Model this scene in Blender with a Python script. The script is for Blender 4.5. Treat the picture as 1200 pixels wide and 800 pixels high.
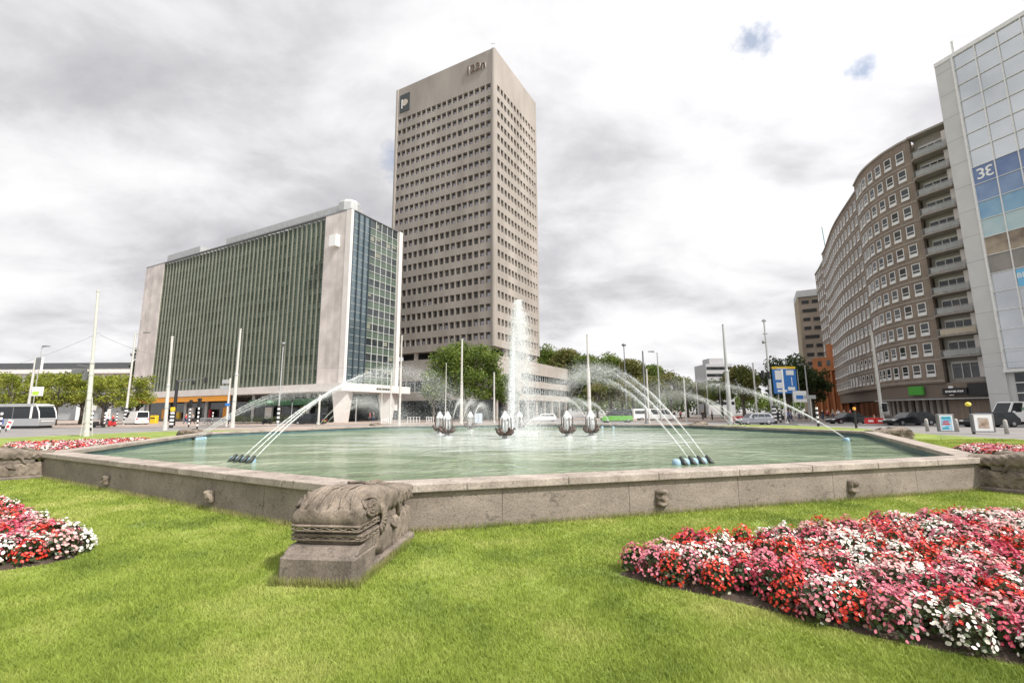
import bpy, bmesh, math, random
import numpy as np
from mathutils import Vector, Matrix, noise
R = math.radians
random.seed(7); rng = np.random.default_rng(7)
for o in list(bpy.data.objects): bpy.data.objects.remove(o)
S = bpy.context.scene; COL = S.collection
# ------------------------------------------------------------------ camera
FPX, YH, ROLL, HC = 533.0, 482.5, -0.0068, 1.69
PT = math.atan((YH-400)/FPX)
cd = bpy.data.cameras.new('camera'); cam = bpy.data.objects.new('camera', cd); COL.objects.link(cam)
cd.sensor_width = 36; cd.lens = FPX/1200*36; cd.clip_start = .05; cd.clip_end = 6000
_f = Vector((0, math.cos(PT), math.sin(PT))); _u = Vector((0, -math.sin(PT), math.cos(PT))); _r = Vector((1, 0, 0))
_c, _s = math.cos(ROLL), math.sin(ROLL)
cr = _c*_r+_s*_u; cu = -_s*_r+_c*_u
cam.matrix_world = Matrix(((cr.x, cu.x, -_f.x, 0), (cr.y, cu.y, -_f.y, 0), (cr.z, cu.z, -_f.z, HC), (0, 0, 0, 1)))
S.camera = cam
def ray(px, py):
    X, Y = px-600, py-400
    u = _c*X+_s*Y; v = -_s*X+_c*Y
    y = FPX*math.cos(PT)+v*math.sin(PT); z = FPX*math.sin(PT)-v*math.cos(PT)
    return u/y, z/y
# ------------------------------------------------------------------ light
SUN_AZ, SUN_EL = (0.80, -0.60), 48.0            # direction towards the sun on the ground, elevation
EXPO = 0.78
S.view_settings.view_transform = 'Standard'; S.view_settings.look = 'None'
S.view_settings.exposure = EXPO; S.view_settings.gamma = 1; S.view_settings.use_curve_mapping = False
W = bpy.data.worlds.new('World'); S.world = W; W.use_nodes = True
nt = W.node_tree; nt.nodes.clear()
def N(t, kind, **kw):
    n = t.nodes.new(kind)
    for k, v in kw.items():
        if k.startswith('i_'): n.inputs[k[2:].replace('_', ' ')].default_value = v
        else: setattr(n, k, v)
    return n
def LK(t, a, b): t.links.new(a, b)
def ramp(t, pts, src):
    n = t.nodes.new('ShaderNodeValToRGB'); e = n.color_ramp.elements
    while len(e) < len(pts): e.new(.5)
    for k, (p, c) in enumerate(pts):
        e[k].position = p; e[k].color = (c, c, c, 1) if isinstance(c, (int, float)) else (*c, 1)
    LK(t, src, n.inputs[0]); return n
sky = N(nt, 'ShaderNodeTexSky', sky_type='NISHITA', sun_disc=False, sun_elevation=R(SUN_EL), sun_rotation=math.atan2(SUN_AZ[0], SUN_AZ[1]))
bg1 = N(nt, 'ShaderNodeBackground'); bg1.inputs[1].default_value = .10; LK(nt, sky.outputs[0], bg1.inputs[0])
tc = N(nt, 'ShaderNodeTexCoord'); sx = N(nt, 'ShaderNodeSeparateXYZ'); LK(nt, tc.outputs['Generated'], sx.inputs[0])
def M2(t, op, a, b=None, c=None):
    n = N(t, 'ShaderNodeMath', operation=op)
    for k, v in enumerate((a, b, c)):
        if v is None: continue
        if isinstance(v, (int, float)): n.inputs[k].default_value = v
        else: LK(t, v, n.inputs[k])
    return n.outputs[0]
zz = M2(nt, 'ADD', M2(nt, 'MAXIMUM', sx.outputs[2], 0.0), .34)
cx_ = N(nt, 'ShaderNodeCombineXYZ'); LK(nt, M2(nt, 'DIVIDE', sx.outputs[0], zz), cx_.inputs[0]); LK(nt, M2(nt, 'DIVIDE', sx.outputs[1], zz), cx_.inputs[1])
mp = N(nt, 'ShaderNodeMapping'); mp.inputs['Location'].default_value = (3.1, 1.7, 0); mp.inputs['Scale'].default_value = (1, 1.35, 1); LK(nt, cx_.outputs[0], mp.inputs[0])
n1 = N(nt, 'ShaderNodeTexNoise', i_Scale=.95, i_Detail=6.0, i_Roughness=.48, i_Distortion=.1); LK(nt, mp.outputs[0], n1.inputs[0])
n2 = N(nt, 'ShaderNodeTexNoise', i_Scale=3.2, i_Detail=9.0, i_Roughness=.56, i_Distortion=.25); LK(nt, mp.outputs[0], n2.inputs[0])
mixv = M2(nt, 'ADD', M2(nt, 'MULTIPLY', n1.outputs[0], .55), M2(nt, 'MULTIPLY', n2.outputs[0], .45))
dt = N(nt, 'ShaderNodeVectorMath', operation='DOT_PRODUCT'); LK(nt, tc.outputs['Generated'], dt.inputs[0]); _hh = math.hypot(*SUN_AZ)
dt.inputs[1].default_value = (SUN_AZ[0]/_hh*math.cos(R(SUN_EL)), SUN_AZ[1]/_hh*math.cos(R(SUN_EL)), math.sin(R(SUN_EL)))
near = M2(nt, 'MAXIMUM', dt.outputs['Value'], 0.0)                # clouds are thinner and brighter towards the sun
mixb = M2(nt, 'ADD', mixv, M2(nt, 'MULTIPLY', M2(nt, 'SUBTRACT', dt.outputs['Value'], .30), .055))
cl = ramp(nt, [(.34, (.33, .325, .34)), (.41, (.40, .395, .41)), (.46, (.475, .47, .48)), (.515, (.545, .542, .55)), (.60, (.62, .618, .62))], mixb)
bg2 = N(nt, 'ShaderNodeBackground'); bg2.inputs[1].default_value = 1.0; LK(nt, cl.outputs[0], bg2.inputs[0]); LK(nt, M2(nt, 'ADD', 1.0, M2(nt, 'MULTIPLY', M2(nt, 'MULTIPLY', near, near), 1.1)), bg2.inputs[1])
n3 = N(nt, 'ShaderNodeTexNoise', i_Scale=1.5, i_Detail=6.0, i_Roughness=.55); mp3 = N(nt, 'ShaderNodeMapping'); mp3.inputs['Location'].default_value = (7.3, 2.2, 4)
LK(nt, cx_.outputs[0], mp3.inputs[0]); LK(nt, mp3.outputs[0], n3.inputs[0])
hole = ramp(nt, [(.635, 1.0), (.70, 0.25)], n3.outputs[0])
prox = None                                                      # two small torn gaps of blue high on the right
for vx, vz, rad_ in ((ray(886, 46)[0], ray(886, 46)[1], .050), (ray(1016, 80)[0], ray(1016, 80)[1], .034)):
    dv = Vector((vx, 1, vz)).normalized(); dn_ = N(nt, 'ShaderNodeVectorMath', operation='DISTANCE'); LK(nt, tc.outputs['Generated'], dn_.inputs[0]); dn_.inputs[1].default_value = dv
    pv = M2(nt, 'SUBTRACT', 1.0, M2(nt, 'DIVIDE', dn_.outputs['Value'], rad_)); prox = pv if prox is None else M2(nt, 'MAXIMUM', prox, pv)
n4 = N(nt, 'ShaderNodeTexNoise', i_Scale=22.0, i_Detail=7.0, i_Roughness=.6); LK(nt, tc.outputs['Generated'], n4.inputs[0])
gap = ramp(nt, [(.60, 1.0), (.86, .35)], M2(nt, 'ADD', M2(nt, 'MULTIPLY', M2(nt, 'MAXIMUM', prox, -1.0), .36), M2(nt, 'MULTIPLY', n4.outputs[0], 1.05)))
hole_ = M2(nt, 'MINIMUM', hole.outputs[0], gap.outputs[0])
mx = N(nt, 'ShaderNodeMixShader'); LK(nt, hole_, mx.inputs[0]); LK(nt, bg1.outputs[0], mx.inputs[1]); LK(nt, bg2.outputs[0], mx.inputs[2])
wo = N(nt, 'ShaderNodeOutputWorld'); LK(nt, mx.outputs[0], wo.inputs[0])
sl = bpy.data.lights.new('sun', 'SUN'); sl.energy = 3.1; sl.angle = R(2.5); sl.color = (1, .95, .88)
sun = bpy.data.objects.new('sun', sl); COL.objects.link(sun)
_h = math.hypot(*SUN_AZ); sd = Vector((SUN_AZ[0]/_h*math.cos(R(SUN_EL)), SUN_AZ[1]/_h*math.cos(R(SUN_EL)), math.sin(R(SUN_EL))))
sun.rotation_euler = sd.to_track_quat('Z', 'Y').to_euler(); sun.location = (0, 0, 60)
# ------------------------------------------------------------------ survey helpers (photo bearing -> place in metres)
def G(px, py, z=0.0):
    a, b = ray(px, py); D = (z-HC)/b; return Vector((a*D, D, z))
def T(px, py, D):
    a, b = ray(px, py); return Vector((a*D, D, HC+b*D))
# ------------------------------------------------------------------ object helpers
def tag(o, label=None, cat=None, group=None, kind=None):
    if label: o['label'] = label
    if cat: o['category'] = cat
    if group: o['group'] = group
    if kind: o['kind'] = kind
    return o
def thing(name, label, cat, loc=(0, 0, 0), rz=0, group=None):
    o = bpy.data.objects.new(name, None); COL.objects.link(o); o.location = loc; o.rotation_euler = (0, 0, rz)
    o.empty_display_size = .2
    return tag(o, label, cat, group)
def kids(o): return [c for c in bpy.data.objects if c.parent == o]
def dup(o, loc=None, rz=None, label=None, group=None, parent=None):
    c = o.copy(); COL.objects.link(c)
    if parent is not None: c.parent = parent
    if loc is not None: c.location = loc
    if rz is not None: c.rotation_euler = (0, 0, rz)
    if label: c['label'] = label
    if group: c['group'] = group
    for k in kids(o): dup(k, parent=c)
    return c
def link_mesh(name, me, mats, parent=None, smooth=False, kind=None, loc=None, rz=None, label=None):
    for m in (mats if isinstance(mats, (list, tuple)) else [mats]):
        if m.name not in [x.name for x in me.materials if x]: me.materials.append(m)
    if smooth:
        me.polygons.foreach_set('use_smooth', [True]*len(me.polygons))
    o = bpy.data.objects.new(name, me); COL.objects.link(o)
    if parent is not None: o.parent = parent
    if loc is not None: o.location = loc
    if rz is not None: o.rotation_euler = (0, 0, rz)
    if kind: o['kind'] = kind
    if label: o['label'] = label
    return o
class MB:
    def __init__(s): s.v = []; s.f = []; s.m = []; s.M = Matrix.Identity(4); s.mi = 0
    def at(s, A=(0, 0, 0), rz=0): s.M = Matrix.Translation(Vector(A)) @ Matrix.Rotation(rz, 4, 'Z'); return s
    def mat(s, i): s.mi = i; return s
    def add(s, vs, fs):
        b = len(s.v)
        for v in vs: s.v.append(tuple(s.M @ Vector(v)))
        for f in fs: s.f.append(tuple(b+i for i in f)); s.m.append(s.mi)
        return s
    def box(s, x0, x1, y0, y1, z0, z1):
        return s.add([(x0, y0, z0), (x1, y0, z0), (x1, y1, z0), (x0, y1, z0), (x0, y0, z1), (x1, y0, z1), (x1, y1, z1), (x0, y1, z1)],
                     [(3, 2, 1, 0), (4, 5, 6, 7), (0, 1, 5, 4), (1, 2, 6, 5), (2, 3, 7, 6), (3, 0, 4, 7)])
    def bbox(s, x0, x1, y0, y1, z0, z1, b=.02):
        # box with chamfered vertical and top edges
        def ring(i, z): return [(x0+i+b, y0+i, z), (x1-i-b, y0+i, z), (x1-i, y0+i+b, z), (x1-i, y1-i-b, z), (x1-i-b, y1-i, z), (x0+i+b, y1-i, z), (x0+i, y1-i-b, z), (x0+i, y0+i+b, z)]
        vs = ring(0, z0)+ring(0, z1-b)+ring(b, z1); fs = [tuple(range(7, -1, -1)), tuple(range(16, 24))]
        for k in range(2):
            for i in range(8): j = (i+1) % 8; fs.append((k*8+i, k*8+j, k*8+8+j, k*8+8+i))
        return s.add(vs, fs)
    def tube(s, pts, rad, n=8, cap=True):
        pts = [Vector(p) for p in pts]
        if isinstance(rad, (int, float)): rad = [rad]*len(pts)
        vs = []; fs = []
        for k, p in enumerate(pts):
            d = (pts[min(k+1, len(pts)-1)]-pts[max(k-1, 0)])
            d = d.normalized() if d.length > 1e-9 else Vector((0, 0, 1))
            a = Vector((1, 0, 0)) if abs(d.z) > .9 else Vector((0, 0, 1))
            e1 = d.cross(a).normalized(); e2 = d.cross(e1)
            for i in range(n):
                t = 2*math.pi*i/n; vs.append(p+rad[k]*(math.cos(t)*e1+math.sin(t)*e2))
        for k in range(len(pts)-1):
            for i in range(n): j = (i+1) % n; fs.append((k*n+i, k*n+n+i, k*n+n+j, k*n+j))
        if cap: fs.append(tuple(range(n))); fs.append(tuple(reversed(range((len(pts)-1)*n, len(pts)*n))))
        return s.add(vs, fs)
    def lathe(s, prof, n=16, c=(0, 0, 0)):
        vs = []; fs = []
        for r, z in prof:
            for i in range(n): t = 2*math.pi*i/n; vs.append((c[0]+r*math.cos(t), c[1]+r*math.sin(t), c[2]+z))
        for k in range(len(prof)-1):
            for i in range(n): j = (i+1) % n; fs.append((k*n+i, k*n+j, k*n+n+j, k*n+n+i))
        fs.append(tuple(reversed(range(n)))); fs.append(tuple(range((len(prof)-1)*n, len(prof)*n)))
        return s.add(vs, fs)
    def prism(s, poly, z0, z1):
        n = len(poly); vs = [(p[0], p[1], z0) for p in poly]+[(p[0], p[1], z1) for p in poly]
        fs = [tuple(reversed(range(n))), tuple(range(n, 2*n))]
        for i in range(n): j = (i+1) % n; fs.append((i, j, n+j, n+i))
        return s.add(vs, fs)
    def side(s, poly, ys, ins=None):
        # polygon in (x,z) extruded along y through stations ys, each inset towards its centre
        n = len(poly); cx = sum(p[0] for p in poly)/n; cz = sum(p[1] for p in poly)/n; vs = []; fs = []
        for k, y in enumerate(ys):
            i_ = ins[k] if ins else 0
            for p in poly:
                dx, dz = p[0]-cx, p[1]-cz; l = math.hypot(dx, dz) or 1
                vs.append((p[0]-dx/l*i_, y, p[1]-dz/l*i_))
        for k in range(len(ys)-1):
            for i in range(n): j = (i+1) % n; fs.append((k*n+i, k*n+n+i, k*n+n+j, k*n+j))
        fs.append(tuple(range(n))); fs.append(tuple(reversed(range((len(ys)-1)*n, len(ys)*n))))
        return s.add(vs, fs)
    def ycyl(s, x, z, r, y0, y1, n=18, r2=None):
        vs = []
        for y, rr in ((y0, r), (y1, r2 or r)):
            for i in range(n): t = 2*math.pi*i/n; vs.append((x+rr*math.cos(t), y, z+rr*math.sin(t)))
        fs = [tuple(range(n)), tuple(reversed(range(n, 2*n)))]
        for i in range(n): j = (i+1) % n; fs.append((i, n+i, n+j, j))
        return s.add(vs, fs)
    def mesh(s, name='m'):
        me = bpy.data.meshes.new(name); me.from_pydata(s.v, [], s.f); me.polygons.foreach_set('material_index', s.m)
        bm = bmesh.new(); bm.from_mesh(me); bmesh.ops.recalc_face_normals(bm, faces=bm.faces); bm.to_mesh(me); bm.free()
        me.update(); return me
    def build(s, name, mats, parent=None, smooth=False, **kw):
        if not s.v: return None
        return link_mesh(name, s.mesh(name), mats, parent, smooth, **kw)
def np_mesh(name, V, Fc, k, mats, parent=None, midx=None, **kw):
    me = bpy.data.meshes.new(name); nv, nf = len(V), len(Fc)
    me.vertices.add(nv); me.vertices.foreach_set('co', V.astype(np.float32).ravel())
    me.loops.add(nf*k); me.loops.foreach_set('vertex_index', Fc.astype(np.int32).ravel())
    me.polygons.add(nf); me.polygons.foreach_set('loop_start', np.arange(0, nf*k, k, dtype=np.int32))
    me.polygons.foreach_set('loop_total', np.full(nf, k, dtype=np.int32))
    if midx is not None: me.polygons.foreach_set('material_index', midx.astype(np.int32))
    me.update(calc_edges=True)
    return link_mesh(name, me, mats, parent, **kw)
_tx = {}
def text(name, body, size, mat, parent, loc, rot, depth=.02, bold=0.0):
    c = bpy.data.curves.new('t', 'FONT'); c.body = body; c.size = size; c.extrude = depth; c.offset = bold; c.align_x = 'CENTER'; c.align_y = 'CENTER'
    o = bpy.data.objects.new('t', c); COL.objects.link(o); bpy.context.view_layer.update()
    me = bpy.data.meshes.new_from_object(o.evaluated_get(bpy.context.evaluated_depsgraph_get())); bpy.data.objects.remove(o)
    me.materials.clear()
    r = link_mesh(name, me, mat, parent); r.location = loc; r.rotation_euler = rot; return r
# ------------------------------------------------------------------ materials
MT = {}
def mat(name, c1, rough=.7, c2=None, scale=3.0, bump=0.0, bscale=None, metal=0.0, spec=.5, detail=6, rampw=(.35, .65), stretch=None, trans=0, c3=None, alpha=1.0, coord='Object', grain=0):
    m = bpy.data.materials.new(name); m.use_nodes = True; t = m.node_tree; b = t.nodes['Principled BSDF']
    b.inputs['Base Color'].default_value = (*c1, 1); b.inputs['Roughness'].default_value = rough; b.inputs['Metallic'].default_value = metal
    b.inputs['Specular IOR Level'].default_value = spec; b.inputs['Alpha'].default_value = alpha
    if c2 or bump:
        tcn = N(t, 'ShaderNodeTexCoord'); src = tcn.outputs[coord]
        if coord == 'World':  pass
        if stretch:
            mpn = N(t, 'ShaderNodeMapping'); mpn.inputs['Scale'].default_value = stretch; LK(t, src, mpn.inputs[0]); src = mpn.outputs[0]
    if c2:
        nn = N(t, 'ShaderNodeTexNoise', i_Scale=scale, i_Detail=float(detail), i_Roughness=.6); LK(t, src, nn.inputs[0])
        pts = [(rampw[0], c1), (rampw[1], c2)] if not c3 else [(rampw[0], c1), ((rampw[0]+rampw[1])/2, c2), (rampw[1], c3)]
        rp = ramp(t, pts, nn.outputs[0]); LK(t, rp.outputs[0], b.inputs['Base Color'])
        if grain:
            ng = N(t, 'ShaderNodeTexNoise', i_Scale=float(grain), i_Detail=5.0, i_Roughness=.75); LK(t, src, ng.inputs[0]); rg = ramp(t, [(.30, .52), (.50, 1.0), (.70, 1.38)], ng.outputs[0])
            vo = N(t, 'ShaderNodeTexNoise', i_Scale=grain*.16, i_Detail=7.0, i_Roughness=.7, i_Distortion=1.0); LK(t, src, vo.inputs[0]); rv = ramp(t, [(.34, .55), (.44, 1.0), (.62, 1.0), (.70, 1.25)], vo.outputs[0])
            m1_ = N(t, 'ShaderNodeMixRGB', blend_type='MULTIPLY'); m1_.inputs[0].default_value = 1; LK(t, rp.outputs[0], m1_.inputs[1]); LK(t, rg.outputs[0], m1_.inputs[2])
            m2_ = N(t, 'ShaderNodeMixRGB', blend_type='MULTIPLY'); m2_.inputs[0].default_value = 1; LK(t, m1_.outputs[0], m2_.inputs[1]); LK(t, rv.outputs[0], m2_.inputs[2]); LK(t, m2_.outputs[0], b.inputs['Base Color'])
    if bump:
        nb = N(t, 'ShaderNodeTexNoise', i_Scale=bscale or scale*4, i_Detail=8.0, i_Roughness=.65); LK(t, src, nb.inputs[0])
        bp = N(t, 'ShaderNodeBump'); bp.inputs['Strength'].default_value = min(1, bump*20); bp.inputs['Distance'].default_value = bump; LK(t, nb.outputs[0], bp.inputs['Height']); LK(t, bp.outputs[0], b.inputs['Normal'])
    if trans:
        tr = N(t, 'ShaderNodeBsdfTranslucent'); ms = N(t, 'ShaderNodeMixShader'); ms.inputs[0].default_value = trans
        out = t.nodes['Material Output']
        if c2: LK(t, rp.outputs[0], tr.inputs[0])
        else: tr.inputs[0].default_value = (*c1, 1)
        LK(t, b.outputs[0], ms.inputs[1]); LK(t, tr.outputs[0], ms.inputs[2]); LK(t, ms.outputs[0], out.inputs[0])
    MT[name] = m; return m
def brickmat(name, c1, c2, cm, sx_=1.0, bw=.5, rh=.25, rough=.85, mortar=.02):
    m = mat(name, c1, rough); t = m.node_tree; b = t.nodes['Principled BSDF']
    tcn = N(t, 'ShaderNodeTexCoord'); br = N(t, 'ShaderNodeTexBrick'); br.inputs['Scale'].default_value = sx_
    br.inputs['Color1'].default_value = (*c1, 1); br.inputs['Color2'].default_value = (*c2, 1); br.inputs['Mortar'].default_value = (*cm, 1)
    br.inputs['Brick Width'].default_value = bw; br.inputs['Row Height'].default_value = rh; br.inputs['Mortar Size'].default_value = mortar
    LK(t, tcn.outputs['Object'], br.inputs[0])
    nn = N(t, 'ShaderNodeTexNoise', i_Scale=.35, i_Detail=6.0); LK(t, tcn.outputs['Object'], nn.inputs[0])
    rp = ramp(t, [(.3, .78), (.7, 1.15)], nn.outputs[0])
    mm = N(t, 'ShaderNodeMixRGB', blend_type='MULTIPLY'); mm.inputs[0].default_value = 1; LK(t, br.outputs[0], mm.inputs[1]); LK(t, rp.outputs[0], mm.inputs[2])
    LK(t, mm.outputs[0], b.inputs['Base Color']); return m
concrete = mat('tower_concrete', (.25, .222, .195), .85, (.345, .31, .275), .16, .01, 6, stretch=(1, 1, .25), detail=9)
stone_lt = brickmat('travertine', (.60, .55, .52), (.52, .475, .45), (.42, .38, .36), 1, 1.6, .8, .7, .012)
white_st = mat('white_stone', (.68, .64, .61), .6, (.60, .565, .54), .4)
cream = mat('cream_render', (.36, .32, .285), .8, (.30, .27, .24), .2)
glass_dk = mat('dark_glass', (.020, .026, .028), .06, (.055, .062, .065), .35, spec=.7, rampw=(.45, .6))
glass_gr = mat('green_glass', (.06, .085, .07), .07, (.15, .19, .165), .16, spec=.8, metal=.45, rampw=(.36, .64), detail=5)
glass_bl = mat('blue_glass', (.09, .13, .15), .05, (.15, .19, .21), .3, spec=.8, metal=.4)
glass_br = mat('warm_glass', (.03, .026, .026), .06, (.07, .065, .07), .09, spec=.7, rampw=(.42, .58))
glass_sk = mat('pale_mirror_glass', (.50, .53, .55), .06, (.58, .60, .62), .2, metal=.75, spec=.8)
fin = mat('fin_metal', (.19, .20, .155), .45, (.25, .26, .205), .3, metal=.2)
fin_l = mat('mullion_light', (.45, .47, .45), .4)
spandrel = mat('green_spandrel', (.06, .085, .065), .2, (.10, .13, .10), .5)
brickb = brickmat('brown_brick', (.20, .155, .122), (.26, .205, .16), (.25, .22, .19), 1, .5, .14, .9, .012)
brick_o = brickmat('orange_brick', (.50, .17, .05), (.40, .13, .045), (.35, .2, .12), 1, .5, .14, .9)
slabc = mat('balcony_concrete', (.30, .27, .24), .85, (.36, .33, .30), 1)
white = mat('white_paint', (.78, .78, .77), .4)
whitef = mat('white_frame', (.74, .74, .73), .5, (.66, .66, .65), 2)
dark = mat('black_paint', (.018, .018, .02), .4)
grey = mat('grey_metal', (.20, .205, .21), .45, metal=.5)
greyl = mat('light_grey_metal', (.42, .43, .43), .5, (.36, .37, .37), 1, metal=.2)
polew = mat('pole_white', (.56, .55, .52), .55, (.44, .43, .40), .8, stretch=(4, 4, .5))
orange = mat('orange_fascia', (.85, .36, .03), .5)
red = mat('red_paint', (.55, .03, .03), .45)
yellow = mat('yellow_paint', (.75, .50, .03), .45)
blue = mat('blue_sign', (.03, .17, .50), .4)
greenp = mat('green_car_paint', (.13, .38, .05), .25, spec=.6)
silver = mat('silver_paint', (.27, .28, .31), .25, metal=.6)
black_car = mat('black_car_paint', (.012, .013, .015), .15, spec=.7)
grey_car = mat('dark_grey_car_paint', (.035, .038, .042), .2, metal=.4)
tyre = mat('tyre_rubber', (.02, .02, .02), .85); rimm = mat('rim_alloy', (.38, .38, .39), .3, metal=.8)
lens_r = mat('red_lens', (.45, .01, .015), .2); lens_w = mat('clear_lens', (.7, .7, .68), .1, spec=.8); plate = mat('yellow_plate', (.75, .55, .05), .5)
car_glass = mat('car_glass', (.02, .024, .028), .06, spec=.55)
grass_g = mat('lawn_soil_green', (.10, .14, .03), .95, (.20, .26, .045), .75, .02, 30, rampw=(.32, .7), c3=(.26, .29, .075))
blade = mat('grass_blade', (.15, .215, .035), .6, (.29, .36, .065), .75, c3=(.45, .47, .15), rampw=(.32, .68), trans=.35, spec=.25, detail=8)
soil = mat('soil', (.045, .03, .022), .95, (.075, .055, .04), 6, .02, 30)
asphalt = mat('asphalt', (.19, .18, .175), .9, (.25, .235, .225), .25, .004, 40)
brickpave = brickmat('brick_paving', (.40, .30, .25), (.33, .25, .21), (.30, .26, .23), 1, .22, .11, .9)
kerb = mat('kerb_stone', (.42, .40, .37), .85, (.34, .325, .30), 1.5)
linep = mat('road_paint', (.7, .7, .68), .7)
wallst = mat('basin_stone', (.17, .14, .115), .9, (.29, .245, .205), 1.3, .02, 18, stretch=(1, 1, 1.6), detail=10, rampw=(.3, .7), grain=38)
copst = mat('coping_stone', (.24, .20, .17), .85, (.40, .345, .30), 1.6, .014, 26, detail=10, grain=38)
carved = mat('carved_stone', (.10, .08, .062), .92, (.27, .22, .175), 3.6, .02, 30, detail=12, rampw=(.34, .68), grain=42)
plinths = mat('plinth_stone', (.11, .09, .075), .9, (.22, .18, .15), 3, .016, 30, detail=10, grain=42)
inner = mat('basin_tiles', (.05, .10, .12), .4, (.10, .16, .16), 2)
bronze = mat('bronze', (.075, .05, .04), .5, (.13, .09, .075), 4, metal=.6)
bluepl = mat('pale_blue_plastic', (.20, .34, .44), .6, (.30, .42, .48), 9)
bark = mat('bark', (.09, .075, .06), .95, (.15, .13, .11), 3, .02, 12)
hose = mat('dark_pipe', (.03, .035, .03), .5)
skin = mat('skin', (.50, .32, .24), .6); hairm = mat('hair', (.05, .035, .025), .8)
denim = mat('blue_trousers', (.05, .07, .14), .9); blk = mat('black_cloth', (.02, .02, .022), .9); wht = mat('white_shirt', (.7, .7, .7), .9)
redc = mat('red_shirt', (.45, .04, .05), .9); bluc = mat('blue_shirt', (.08, .15, .35), .9); gryc = mat('grey_shirt', (.25, .25, .26), .9); tanc = mat('tan_jacket', (.40, .30, .20), .9)
def leafmat(name, a, b, c):
    return mat(name, a, .6, b, .55, c3=c, trans=.3, spec=.3, detail=5, rampw=(.3, .7))
leaf_y = leafmat('leaf_yellow_green', (.11, .145, .02), (.23, .265, .035), (.34, .34, .065))
leaf_g = leafmat('leaf_green', (.05, .09, .018), (.12, .175, .03), (.23, .26, .05))
leaf_d = leafmat('leaf_dark', (.025, .05, .018), (.05, .08, .025), (.08, .115, .035))
leaf_o = leafmat('leaf_olive', (.07, .10, .025), (.15, .16, .04), (.22, .19, .07))
# water: opaque milky green, glossy, rippled
wm = mat('pool_water', (.20, .31, .20), .07, spec=.5); t = wm.node_tree; b = t.nodes['Principled BSDF']
b.inputs['IOR'].default_value = 1.33
tcn = N(t, 'ShaderNodeTexCoord')
mpa = N(t, 'ShaderNodeMapping'); mpa.inputs['Scale'].default_value = (.5, 1.5, 1); LK(t, tcn.outputs['Object'], mpa.inputs[0])
nA = N(t, 'ShaderNodeTexNoise', i_Scale=.22, i_Detail=9.0, i_Roughness=.68, i_Distortion=1.0); LK(t, mpa.outputs[0], nA.inputs[0])
rpA = ramp(t, [(.36, (.09, .135, .065)), (.50, (.19, .25, .15)), (.64, (.33, .38, .27))], nA.outputs[0])
# aerated, foamy water spreading from the jets in the middle
ps = N(t, 'ShaderNodeVectorMath', operation='DISTANCE'); LK(t, tcn.outputs['Object'], ps.inputs[0]); ps.inputs[1].default_value = (.4, 24.1, .4)
mpw = N(t, 'ShaderNodeMapping'); mpw.inputs['Scale'].default_value = (.35, 1.3, 1); LK(t, tcn.outputs['Object'], mpw.inputs[0])
nF = N(t, 'ShaderNodeTexNoise', i_Scale=1.1, i_Detail=8.0, i_Roughness=.65, i_Distortion=.8); LK(t, mpw.outputs[0], nF.inputs[0])
fo_ = M2(t, 'SUBTRACT', M2(t, 'ADD', nF.outputs[0], .62), M2(t, 'MULTIPLY', ps.outputs['Value'], .062))
fr_r = ramp(t, [(.48, 0.0), (.72, .75)], fo_)
mxf = N(t, 'ShaderNodeMixRGB'); LK(t, fr_r.outputs[0], mxf.inputs[0]); LK(t, rpA.outputs[0], mxf.inputs[1]); mxf.inputs[2].default_value = (.55, .60, .56, 1)
LK(t, mxf.outputs[0], b.inputs['Base Color'])
nB = N(t, 'ShaderNodeTexNoise', i_Scale=3.6, i_Detail=5.0, i_Roughness=.6, i_Distortion=.4); nC = N(t, 'ShaderNodeTexNoise', i_Scale=1.3, i_Detail=3.0)
LK(t, tcn.outputs['Object'], nB.inputs[0]); LK(t, tcn.outputs['Object'], nC.inputs[0])
hh = M2(t, 'ADD', M2(t, 'MULTIPLY', nB.outputs[0], .5), nC.outputs[0])
bp = N(t, 'ShaderNodeBump'); bp.inputs['Strength'].default_value = 1; bp.inputs['Distance'].default_value = .30; LK(t, hh, bp.inputs['Height']); LK(t, bp.outputs[0], b.inputs['Normal'])
# white water: broken, partly see-through streaks
def spraymat(name, a, sc):
    m = mat(name, (.86, .88, .89), .5); t = m.node_tree; b = t.nodes['Principled BSDF']
    tcn = N(t, 'ShaderNodeTexCoord'); nn = N(t, 'ShaderNodeTexNoise', i_Scale=sc, i_Detail=6.0, i_Roughness=.7); LK(t, tcn.outputs['Object'], nn.inputs[0])
    rp = ramp(t, [(.38, a*.35), (.62, min(1, a*1.35))], nn.outputs[0]); LK(t, rp.outputs[0], b.inputs['Alpha'])
    return m
jetm = spraymat('white_water', .70, 9.0); jetm2 = spraymat('thin_water', .30, 5.0)
drop = mat('water_drops', (.90, .91, .92), .5, trans=.5)
foam = spraymat('foam', .45, 2.2)

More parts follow.
